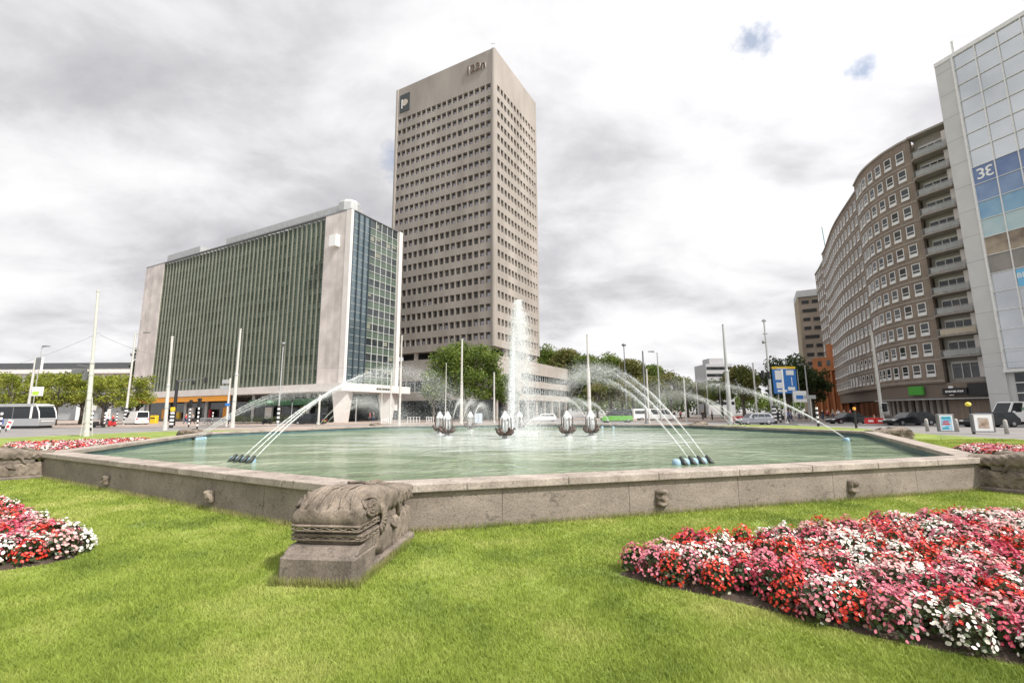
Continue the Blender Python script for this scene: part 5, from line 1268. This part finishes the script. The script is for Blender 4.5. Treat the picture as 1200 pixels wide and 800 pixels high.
scooter('black scooter at the foot of the striped signal posts, left', (*T(118, 480, 66)[:2], RD), .2, black_car)
scooter('red scooter right of the black scooter', (*T(133, 480, 67)[:2], RD), 2.8, red)
scooter('dark scooter near the end of the plaza left of the slim lamp', (*T(314, 480, 74)[:2], 0), 1.0, black_car)
# cycle fence
a, c = T(236, 480, 67), T(268, 480, 67); t = thing('cycle_fence', 'grey metal railing round the bicycles on the plaza', 'railing', (a.x, 67, 0)); w_ = c.x-a.x
b = MB(); b.tube([(0, 0, 1.1), (w_, 0, 1.1)], .04, 6); b.tube([(0, 0, .15), (w_, 0, .15)], .03, 6); b.build('rails', greyl, t)
for k in range(28): MB().tube([(w_*k/27, 0, 0), (w_*k/27, 0, 1.1)], .025, 5).build('bar', greyl, t)
for (p0, p1, D, l) in ((448, 458, 74, 'short grey railing by the second canopy column'), (478, 492, 80, 'white railing right of the slim tram mast'), (500, 508, 78, 'group of white crossing posts left of the chalices')):
    a, c = T(p0, 480, D), T(p1, 480, D); t = thing('railing', l, 'railing', (a.x, D, 0)); w_ = c.x-a.x
    MB().tube([(0, 0, .95), (w_, 0, .95)], .04, 6).build('rail', greyl, t)
    for k in range(5): MB().tube([(w_*k/4, 0, 0), (w_*k/4, 0, 1.0)], .05, 6).build('post', white, t)
# red barriers
for (px, D, n_, l) in ((1023, 55.5, 2, 'red and white plastic road barrier between the saloon and the estate car'), (867, 80, 3, 'red and white barrier fence above the silver hatchback')):
    P = T(px, 480, D); t = thing('road_barrier', l, 'barrier', (P.x, D, RD))
    for k in range(n_): x = (k-(n_-1)/2)*1.15; MB().side([(x-.55, 0), (x+.55, 0), (x+.55, .25), (x+.48, .8), (x-.48, .8), (x-.55, .25)], (-.2, -.12, .12, .2), (.05, 0, 0, .05)).build('segment', red, t); MB().box(x-.3, x+.3, -.215, -.202, .35, .55).build('white_stripe', white, t)
P = T(1023.5, 480, 56.5); t = thing('traffic_cone', 'pale orange traffic cone standing behind the red barrier', 'cone', (P.x, 56.5, RD)); MB().lathe([(.22, 0), (.2, .05), (.14, .3), (.03, 1.2)], 12).build('cone', mat('cone', (.75, .35, .22), .6), t); MB().lathe([(.15, .45), (.11, .7)], 12).build('white_band', white, t)
# ---- tram
tr = thing('tram', 'silver and white tram with dark windows entering at the left edge', 'tram', (-66.2, 65.2, RD), 0)
prof = [(-26, .35), (-26, 3.2), (-.6, 3.2), (0, 3.0), (.32, 2.2), (.45, 1.1), (.38, .4)]
MB().side([(-26, .35), (-26, 1.35), (.44, 1.35), (.48, 1.0), (.38, .35)], (-1.2, -1.15, 1.15, 1.2), (.04, 0, 0, .04)).build('lower_body', mat('tram_silver', (.40, .41, .42), .35, metal=.4), tr)
MB().side([(-26, 1.352), (-26, 3.0), (-.1, 3.0), (.28, 2.2), (.42, 1.352)], (-1.18, 1.18)).build('window_band', car_glass, tr)
MB().side([(-26, 3.003), (-26, 3.35), (-.8, 3.4), (-.25, 3.25), (-.08, 3.003)], (-1.2, -1.1, 1.1, 1.2), (.06, 0, 0, .06)).build('roof', greyl, tr)
b = MB()
for x in (-.95,): b.box(x, x+.22, -1.2, -1.185, 1.36, 3.0)
b.tube([(-.72, -1.2, 1.4), (-.7, -1.2, 3.05), (-.2, -1.15, 3.2), (-.1, 1.15, 3.2)], .07, 6); b.tube([(-.1, -1.19, 3.0), (.30, -1.19, 2.2), (.46, -1.19, 1.3), (.47, 1.19, 1.3), (.30, 1.19, 2.2), (-.1, 1.19, 3.0)], .07, 6); b.build('front_frame', white, tr)
b = MB()
for x in (-3.4, -6.2, -9, -12.5): b.box(x, x+.12, -1.2, -1.183, 1.36, 3.0)
b.build('window_pillars', grey, tr)
MB().box(-3.3, -1.0, -1.195, -1.184, 2.75, 2.98).build('destination_band', dark, tr)
b = MB(); b.box(-5.2, -4.4, -1.215, -1.205, .6, 1.3); b.build('blue_emblem', mat('tram_blue', (.10, .14, .42), .5), tr); MB().box(-5.7, -5.3, -1.215, -1.205, .35, 1.34).build('red_stripe', mat('tram_red', (.35, .03, .05), .5), tr)
MB().box(-26, .2, -1.0, 1.0, .08, .36).build('bogie_skirt', dark, tr)
b = MB(); b.box(.44, .5, -.9, .9, .95, 1.05); b.build('bumper', white, tr)
MB().tube([(-17, 0, 3.4), (-16, 0, 4.2), (-17.4, 0, 4.9), (-17.4, .7, 4.9)], .04, 5).build('pantograph', grey, tr)
tag(MB().tube([(-1.5, 0, 0), (0, 0, 0)], .001, 3).build('x', grey), 'x', 'x') if 0 else None
# wires
zt = 6.2
wire('tram wire from the thick left mast to the mast on the brick island', [(m1.location.x, 37, 8.2), (m3.location.x, 52, 8.0)])
wire('tram wire from the brick island mast to the mast before the green facade', [(m3.location.x, 52, 8.0), (m4.location.x, 60, 8.2)])
wire('upper tram wire leaving the frame to the left of the thick mast', [(-75, 62, 7.6), (m1.location.x, 37, 8.4)])
wire('tram wire running level above the tram', [(-110, 63.5, 6.4), (-30, 63.5, 6.3)])
wire('second level tram wire behind the tram', [(-110, 69, 6.4), (-30, 68, 6.3)])
wire('tram wire from the mast before the green facade to the slim mast', [(m4.location.x, 60, 8.2), (m5.location.x, 62, 8.0)])
wire('high wire crossing the foot of the white glass office', [(42, 58, 7.4), (61, 45, 8.6)])
wire('low wire crossing the foot of the white glass office', [(42, 58, 6.4), (61, 45, 7.4)])

# ------------------------------------------------------------------ people
def skinmesh(name, verts, edges, rad, root=0, lv=1):
    me = bpy.data.meshes.new(name); me.from_pydata(verts, edges, []); o = bpy.data.objects.new(name, me); COL.objects.link(o)
    m = o.modifiers.new('s', 'SKIN'); me.skin_vertices[0].data[root].use_root = True
    for k, r in enumerate(rad): me.skin_vertices[0].data[k].radius = (r, r) if isinstance(r, (int, float)) else r
    s = o.modifiers.new('u', 'SUBSURF'); s.levels = lv; s.render_levels = lv
    bpy.context.view_layer.update(); out = bpy.data.meshes.new_from_object(o.evaluated_get(bpy.context.evaluated_depsgraph_get())); bpy.data.objects.remove(o)
    out.polygons.foreach_set('use_smooth', [True]*len(out.polygons)); return out
def pose(walk):
    s = .28*walk
    V = [(0, 0, .98), (0, 0, 1.15), (0, 0, 1.38), (.02, 0, 1.50), (.03, 0, 1.58), (.04, 0, 1.70), (.03, 0, 1.78),
         (0, .10, .92), (s*.6, .11, .52), (s*.9, .11, .09), (s*.9+.17, .12, .04),
         (0, -.10, .92), (-s*.3, -.11, .52), (-s*1.3, -.11, .12), (-s*1.3+.15, -.12, .05),
         (0, .19, 1.42), (-s*.4, .23, 1.15), (-s*.4+.10, .22, .92), (-s*.4+.16, .21, .82),
         (0, -.19, 1.42), (s*.4, -.23, 1.15), (s*.4+.12, -.22, .92), (s*.4+.18, -.21, .82)]
    E = [(0, 1), (1, 2), (2, 3), (3, 4), (4, 5), (5, 6), (0, 7), (7, 8), (8, 9), (9, 10), (0, 11), (11, 12), (12, 13), (13, 14), (2, 15), (15, 16), (16, 17), (17, 18), (2, 19), (19, 20), (20, 21), (21, 22)]
    Rr = [.14, .125, .135, .06, .075, .10, .07, .085, .058, .042, .04, .085, .058, .042, .04, .055, .042, .033, .04, .055, .042, .033, .04]
    return V, E, Rr
PM = {}
for w in (0, 1):
    V, E, Rr = pose(w); body = skinmesh('body', V, E, Rr)
    iS = [0, 1, 2, 15, 16, 17, 19, 20, 21]; mS = {k: i for i, k in enumerate(iS)}; ES = [(mS[a], mS[c]) for a, c in E if a in mS and c in mS]
    shirt = skinmesh('shirt', [V[k] for k in iS], ES, [Rr[k]+.022 for k in iS])
    iT = [0, 7, 8, 9, 11, 12, 13]; mT_ = {k: i for i, k in enumerate(iT)}; ET = [(mT_[a], mT_[c]) for a, c in E if a in mT_ and c in mT_]
    trous = skinmesh('trousers', [V[k] for k in iT], ET, [Rr[k]+.02 for k in iT])
    hv = [(-.01, 0, 1.64), (-.01, 0, 1.73), (.0, 0, 1.80)]; hair = skinmesh('hair', hv, [(0, 1), (1, 2)], [.09, .105, .07])
    fv = [(.135, 0, 1.685), (.15, 0, 1.665)]; nose = skinmesh('nose', fv, [(0, 1)], [.012, .016])
    sh = MB()
    PM[w] = (body, shirt, trous, hair, nose)
def person(label, px, D, rz, w, sm, tm, z=0.0):
    P = T(px, 480, D); t = thing('person', label, 'person', (P.x, D, z), rz, 'people on the pavements')
    for nm, me, m_ in zip(('body', 'shirt', 'trousers', 'hair', 'nose'), PM[w], (skin, sm, tm, hairm, skin)):
        if not me.materials: me.materials.append(m_)
        o = bpy.data.objects.new(nm, me); COL.objects.link(o); o.parent = t; o.material_slots[0].link = 'OBJECT'; o.material_slots[0].material = m_
for a in (('person in blue shirt walking left past the white post near the blue board', 922, 62, R(180), 1, bluc, blk),
          ('person in dark clothes close behind the one in the blue shirt', 925.5, 63.5, R(160), 1, gryc, denim),
          ('person in a white shirt waiting left of the orange brick building', 957, 72, R(-60), 0, wht, denim),
          ('person in a black jacket among the cyclists by the orange brick building', 963, 74, R(-90), 0, blk, denim),
          ('person in a red shirt walking before the orange brick building', 969, 73, R(0), 1, redc, blk),
          ('person in a tan jacket before the orange brick building', 976, 74, R(180), 1, tanc, denim),
          ('person in white by the black saloon bonnet', 982, 75, R(200), 1, wht, blk),
          ('person in a grey top behind the black saloon roof', 989, 76, R(0), 0, gryc, blk),
          ('person in a red top at the shop front above the saloon', 996, 77, R(0), 1, redc, denim),
          ('person in a black top under the street name sign', 944, 75, R(-90), 0, blk, blk),
          ('person in white left of the street name sign', 936, 76, R(180), 1, wht, denim),
          ('person in dark clothes right of the camper van', 790, 88, R(180), 1, blk, denim),
          ('person in red walking on the brick pavement right of the camper', 797, 88, R(0), 1, redc, blk),
          ('person in dark clothes standing left of the grey tram mast', 823, 80, R(-90), 0, blk, blk),
          ('person in grey sitting-height by the scooters near the grey tram mast', 834, 79, R(180), 0, gryc, blk),
          ('person in a white top beside the striped signal posts, left side', 128, 76, R(-60), 0, wht, denim),
          ('person in a red jacket next to the scooters left of the van', 134, 75, R(180), 1, redc, blk),
          ('person in dark clothes under the canopy left of the striped posts', 219, 78, R(0), 1, redc, denim),
          ('person in grey beside the signal post before the orange awning', 227, 76, R(180), 1, gryc, blk),
          ('person in a blue top by the finger post', 268, 68, R(-90), 0, bluc, blk),
          ('person in red between the canopy columns', 434, 86, R(180), 1, redc, blk),
          ('person in black between the canopy columns', 438, 87, R(0), 1, blk, denim)):
    person(*a)
# plaza furniture under canopy
for k, (px, D, l) in enumerate(((568, 74, 'pale blue utility cabinet in front of the tree, right of a chalice'),)):
    P = T(px, 480, D); t = thing('utility_cabinet', l, 'cabinet', (P.x-1, D, 0)); MB().bbox(-.6, .6, -.3, .3, 0, 1.5, .04).build('housing', mat('pale_cabinet', (.5, .56, .62), .5), t); MB().box(-.02, .02, -.315, -.302, .2, 1.4).build('door_gap', dark, t)
P = T(205 if 0 else 182, 480, 88); t = thing('parcel_bin', 'yellow bin under the orange awning', 'bin', (P.x, 88, 0)); MB().bbox(-.55, .55, -.4, .4, 0, 1.5, .06).build('body', yellow, t); MB().bbox(-.4, .4, -.43, -.41, .9, 1.1, .01).build('slot', dark, t)

# ------------------------------------------------------------------ flower beds
petal_m = [mat('petal_red', (.66, .03, .025), .5, trans=.2), mat('petal_pink', (.68, .20, .28), .5, trans=.25), mat('petal_magenta', (.55, .05, .12), .5, trans=.2), mat('petal_white', (.86, .82, .76), .5, trans=.2), mat('petal_blush', (.74, .42, .42), .5, trans=.25), mat('flower_centre', (.75, .55, .08), .6)]
bleaf = mat('begonia_leaf', (.025, .035, .018), .45, (.06, .09, .03), 5, c3=(.075, .045, .03), trans=.15)
def inpoly(P, poly):
    x, y = P[:, 0], P[:, 1]; c = np.zeros(len(P), bool); n = len(poly)
    for i in range(n):
        x0, y0 = poly[i]; x1, y1 = poly[(i+1) % n]
        m_ = ((y0 > y) != (y1 > y)) & (x < (x1-x0)*(y-y0)/(y1-y0+1e-12)+x0); c ^= m_
    return c
def flowerbed(label, poly, spacing, dens, seed, fsize, hgt=.24):
    r = np.random.default_rng(seed); poly = [tuple(p) for p in poly]; xs = [p[0] for p in poly]; ys = [p[1] for p in poly]
    cx, cy = sum(xs)/len(xs), sum(ys)/len(ys)
    t = thing('flower_bed', label, 'flower bed', (cx, cy, 0), 0)
    soilp = [(cx+(p[0]-cx)*1.0, cy+(p[1]-cy)*1.0) for p in poly]
    b = MB(); n = len(poly); ip = [(cx+(p[0]-cx)*.94, cy+(p[1]-cy)*.94) for p in poly]
    b.add([(p[0]-cx, p[1]-cy, -.02) for p in poly]+[(p[0]-cx, p[1]-cy, .035) for p in ip], [tuple(range(n, 2*n))]+[(i, (i+1) % n, n+(i+1) % n, n+i) for i in range(n)]); b.build('soil', soil, t)
    # plants on a jittered grid
    gx = np.arange(min(xs), max(xs), spacing); gy = np.arange(min(ys), max(ys), spacing*.87); Q = np.array([(x+(j % 2)*spacing/2, y) for j, y in enumerate(gy) for x in gx]); Q = Q+r.normal(size=Q.shape)*spacing*.13
    sh = [(cx+(p[0]-cx)*.985, cy+(p[1]-cy)*.985) for p in poly]
    Q = Q[inpoly(Q, sh)]; Q = Q-np.array([cx, cy]); K = len(Q)
    dr_ = np.array([noise.noise(Vector((q[0]*1.25+seed*3.1, q[1]*1.25, 0)))*1.6+noise.noise(Vector((q[0]*2.6, q[1]*2.6, seed)))*.5 for q in Q]); rk = (np.argsort(np.argsort(dr_))/max(1, K-1)*3.0+r.random(K)*.32) % 1.0; colr = np.searchsorted(np.cumsum([.24, .20, .17, .26, .13])[:4], rk); R0 = spacing*.62*r.uniform(.85, 1.2, K); Hh = hgt*r.uniform(.8, 1.15, K)
    # leaves
    nl = int(dens*1.6); idx = np.repeat(np.arange(K), nl); n_ = len(idx)
    th = r.uniform(0, 2*np.pi, n_); ph = np.arccos(1-r.random(n_)*1.0); q = r.uniform(.6, .97, n_)
    P = np.stack([np.sin(ph)*np.cos(th)*R0[idx]*q+Q[idx, 0], np.sin(ph)*np.sin(th)*R0[idx]*q+Q[idx, 1], .03+np.cos(ph)*Hh[idx]*q], 1)
    a = r.normal(size=(n_, 3)); a /= np.linalg.norm(a, axis=1, keepdims=True); b2 = np.cross(a, r.normal(size=(n_, 3))); b2 /= np.linalg.norm(b2, axis=1, keepdims=True); s = (fsize*1.3*r.uniform(.7, 1.3, n_))[:, None]
    V = np.stack([P-a*s*.6, P+b2*s*.5, P+a*s*.6, P-b2*s*.5], 1).reshape(-1, 3); V[:, 2] = np.maximum(V[:, 2], .01)
    np_mesh('foliage', V, np.arange(len(V)).reshape(-1, 4), 4, bleaf, t, kind='stuff')
    # blossoms: four rounded petals
    idx = np.repeat(np.arange(K), dens); n_ = len(idx); th = r.uniform(0, 2*np.pi, n_); ph = np.arccos(1-r.random(n_)*.93); 
    nrm = np.stack([np.sin(ph)*np.cos(th), np.sin(ph)*np.sin(th), np.cos(ph)], 1)
    C = np.stack([nrm[:, 0]*R0[idx]+Q[idx, 0], nrm[:, 1]*R0[idx]+Q[idx, 1], .05+nrm[:, 2]*Hh[idx]], 1)+r.normal(size=(n_, 3))*.012
    nrm = nrm+r.normal(size=(n_, 3))*.35; nrm /= np.linalg.norm(nrm, axis=1, keepdims=True)
    u = np.cross(nrm, r.normal(size=(n_, 3))); u /= np.linalg.norm(u, axis=1, keepdims=True); v = np.cross(nrm, u); s = (fsize*r.uniform(.7, 1.25, n_))[:, None]
    quads = []; col = colr[idx]; swap = r.random(n_) < .08; col = np.where(swap, r.choice(5, n_), col); mi = []
    for k in range(4):
        a0 = k*math.pi/2; L_ = .62 if k % 2 == 0 else .48; d = math.cos(a0)*u+math.sin(a0)*v; e = -math.sin(a0)*u+math.cos(a0)*v
        quads.append(np.stack([C+nrm*s*.02, C+(d*L_*.6+e*.34)*s+nrm*s*.14, C+d*L_*s+nrm*s*.10, C+(d*L_*.6-e*.34)*s+nrm*s*.14], 1)); mi.append(col)
    quads.append(np.stack([C+(u*.1)*s+nrm*s*.13, C+(v*.1)*s+nrm*s*.13, C-(u*.1)*s+nrm*s*.13, C-(v*.1)*s+nrm*s*.13], 1)); mi.append(np.full(n_, 5))
    V = np.concatenate(quads).reshape(-1, 3); np_mesh('blossoms', V, np.arange(len(V)).reshape(-1, 4), 4, petal_m, t, midx=np.concatenate(mi), kind='stuff')
    return poly
def gp(l, z): return [tuple(G(px, py, z)[:2]) for px, py in l]
bedR = gp([(718, 673), (738, 664), (790, 656), (900, 645), (1000, 630), (1100, 620), (1200, 614), (1320, 605), (1500, 620), (1480, 860), (1200, 783), (1100, 765), (1000, 743), (900, 717), (820, 697), (755, 684)], 0)
bedL = gp([(-120, 575), (0, 600), (26, 612), (52, 625), (76, 639), (94, 649), (88, 655), (54, 662), (0, 670), (-140, 686)], 0)
flowerbed('large bed of red, pink and white begonias on the right of the lawn', bedR, .24, 150, 1, .028, .27)
flowerbed('bed of red, pink and white begonias at the left photo edge', bedL, .24, 130, 2, .031, .27)
bedFL = [(-15.5, 13.2), (-13.2, 14.0), (-15.3, 19.5), (-17.0, 23.2), (-18.6, 23.5), (-18.4, 18)]
VLo, Vl5 = octv[6], octv[5]
dn = (Vl5-VLo).normalized(); nn_ = Vector((-dn.y, dn.x, 0))
bedFL = [tuple((VLo+dn*a+nn_*c)[:2]) for a, c in ((1.6, .25), (11.0, .25), (11.0, 1.3), (5, 2.2), (1.6, 1.9))]
bedFL = gp([(8, 526), (60, 528), (105, 524), (150, 518.5), (180, 513.5), (150, 514), (100, 516), (50, 517.5), (10, 519)], .15)
flowerbed('narrow strip of red and pale flowers behind the left basin edge', bedFL, .34, 22, 3, .07, .2)
VRo, Vr1 = octv[0], octv[1]; dn = (Vr1-VRo).normalized(); nn_ = Vector((dn.y, -dn.x, 0))
bedFR = [tuple((VRo+dn*a+nn_*c)[:2]) for a, c in ((.9, .25), (2.6, .25), (3.2, 1.2), (3.0, 3.6), (1.4, 3.6))]
bedFR = gp([(1120, 525), (1150, 529), (1180, 534), (1260, 538), (1260, 525), (1200, 523), (1160, 521), (1130, 521)], .15)
flowerbed('low strip of red flowers behind the right basin corner', bedFR, .3, 30, 4, .055, .2)

# ------------------------------------------------------------------ grass blades
def grass():
    n = 950000; r = np.random.default_rng(5)
    D = 2.1*np.exp(r.random(n)*math.log(26/2.1)); px = r.uniform(-1.28, 1.28, n); P = np.stack([px*D, D], 1)
    keep = ~inpoly(P, [(p.x, p.y) for p in octv]) & ~inpoly(P, bedR) & ~inpoly(P, bedL) & inpoly(P, lawn_poly)
    # plinth footprints
    for o_, rz in ((HP, HR), (octv[0], outrot(octv[0])), (octv[6], outrot(octv[6]))):
        q = P-np.array([o_.x, o_.y]); lx = q[:, 0]*math.cos(rz)+q[:, 1]*math.sin(rz); ly = -q[:, 0]*math.sin(rz)+q[:, 1]*math.cos(rz); keep &= ~((lx > -.1) & (lx < 1.5) & (np.abs(ly) < .43))
    # worn, thin spots where the soil shows
    wn = np.sin(P[:, 0]*2.1+1.3*np.sin(P[:, 1]*1.7+.5))+np.sin(P[:, 1]*2.9+1.1*np.sin(P[:, 0]*2.6))+.7*np.sin(P[:, 0]*7.3+P[:, 1]*5.1)+.5*np.sin(P[:, 0]*13.1-P[:, 1]*11.7)
    near_head = np.exp(-((P[:, 0]+.9)**2/.25+(P[:, 1]-5.3)**2/1.6))
    keep &= r.random(n) > np.clip((wn-1.5)*.55, 0, .7)+near_head*.5
    P = P[keep]; D = D[keep]; n = len(P)
    cl = np.sin(P[:, 0]*3.1+np.sin(P[:, 1]*2.3))*np.cos(P[:, 1]*2.7+np.sin(P[:, 0]*1.9)); h = (.020+.006*cl+r.random(n)*.019)*(1+.02*D); w = .0030*np.maximum(1, D/3.2)*r.uniform(.7, 1.4, n)
    th = r.uniform(0, 2*np.pi, n); ln = r.normal(size=(n, 2))*.55*h[:, None]
    # taller tufts along the wall foot and plinth
    a = np.stack([P[:, 0]-np.cos(th)*w, P[:, 1]-np.sin(th)*w, np.zeros(n)], 1); c = np.stack([P[:, 0]+np.cos(th)*w, P[:, 1]+np.sin(th)*w, np.zeros(n)], 1); tp = np.stack([P[:, 0]+ln[:, 0], P[:, 1]+ln[:, 1], h], 1)
    V = np.stack([a, c, tp], 1).reshape(-1, 3); o = np_mesh('grass', V, np.arange(len(V)).reshape(-1, 3), 3, blade)
    tag(o, 'short bright green mown grass of the lawn', 'grass', None, 'stuff')
    # long tufts along wall foot
    pts = []
    for i in (6, 7):
        a_, c_ = octv[i], octv[(i+1) % 8]; dd = (c_-a_); nv = Vector((dd.y, -dd.x, 0)).normalized(); L = dd.length; m_ = int(L*420); tt_ = r.random(m_); of = np.abs(r.normal(size=m_))*.05-.06
        pts.append(np.stack([a_.x+dd.x*tt_+nv.x*of, a_.y+dd.y*tt_+nv.y*of], 1))
    rz = HR
    for e0, e1 in (((0, .46), (1.54, .46)), ((0, -.46), (1.54, -.46)), ((1.55, -.46), (1.55, .46))):
        m_ = 900; tt_ = r.random(m_); lx = e0[0]+(e1[0]-e0[0])*tt_+r.normal(size=m_)*.012; ly = e0[1]+(e1[1]-e0[1])*tt_+r.normal(size=m_)*.012
        pts.append(np.stack([HP.x+lx*math.cos(rz)-ly*math.sin(rz), HP.y+lx*math.sin(rz)+ly*math.cos(rz)], 1))
    P = np.concatenate(pts); n = len(P); h = .05+r.random(n)*.07; w = .0035; th = r.uniform(0, 6.28, n); ln = r.normal(size=(n, 2))*.03
    a = np.stack([P[:, 0]-np.cos(th)*w, P[:, 1]-np.sin(th)*w, np.zeros(n)], 1); c = np.stack([P[:, 0]+np.cos(th)*w, P[:, 1]+np.sin(th)*w, np.zeros(n)], 1); tp = np.stack([P[:, 0]+ln[:, 0], P[:, 1]+ln[:, 1], h], 1)
    V = np.stack([a, c, tp], 1).reshape(-1, 3); o = np_mesh('grass_fringe', V, np.arange(len(V)).reshape(-1, 3), 3, mat('dry_blade', (.20, .25, .05), .6, (.36, .33, .14), 1.2, trans=.3))
    tag(o, 'longer dry grass tufts along the foot of the basin wall', 'grass', None, 'stuff')
grass()
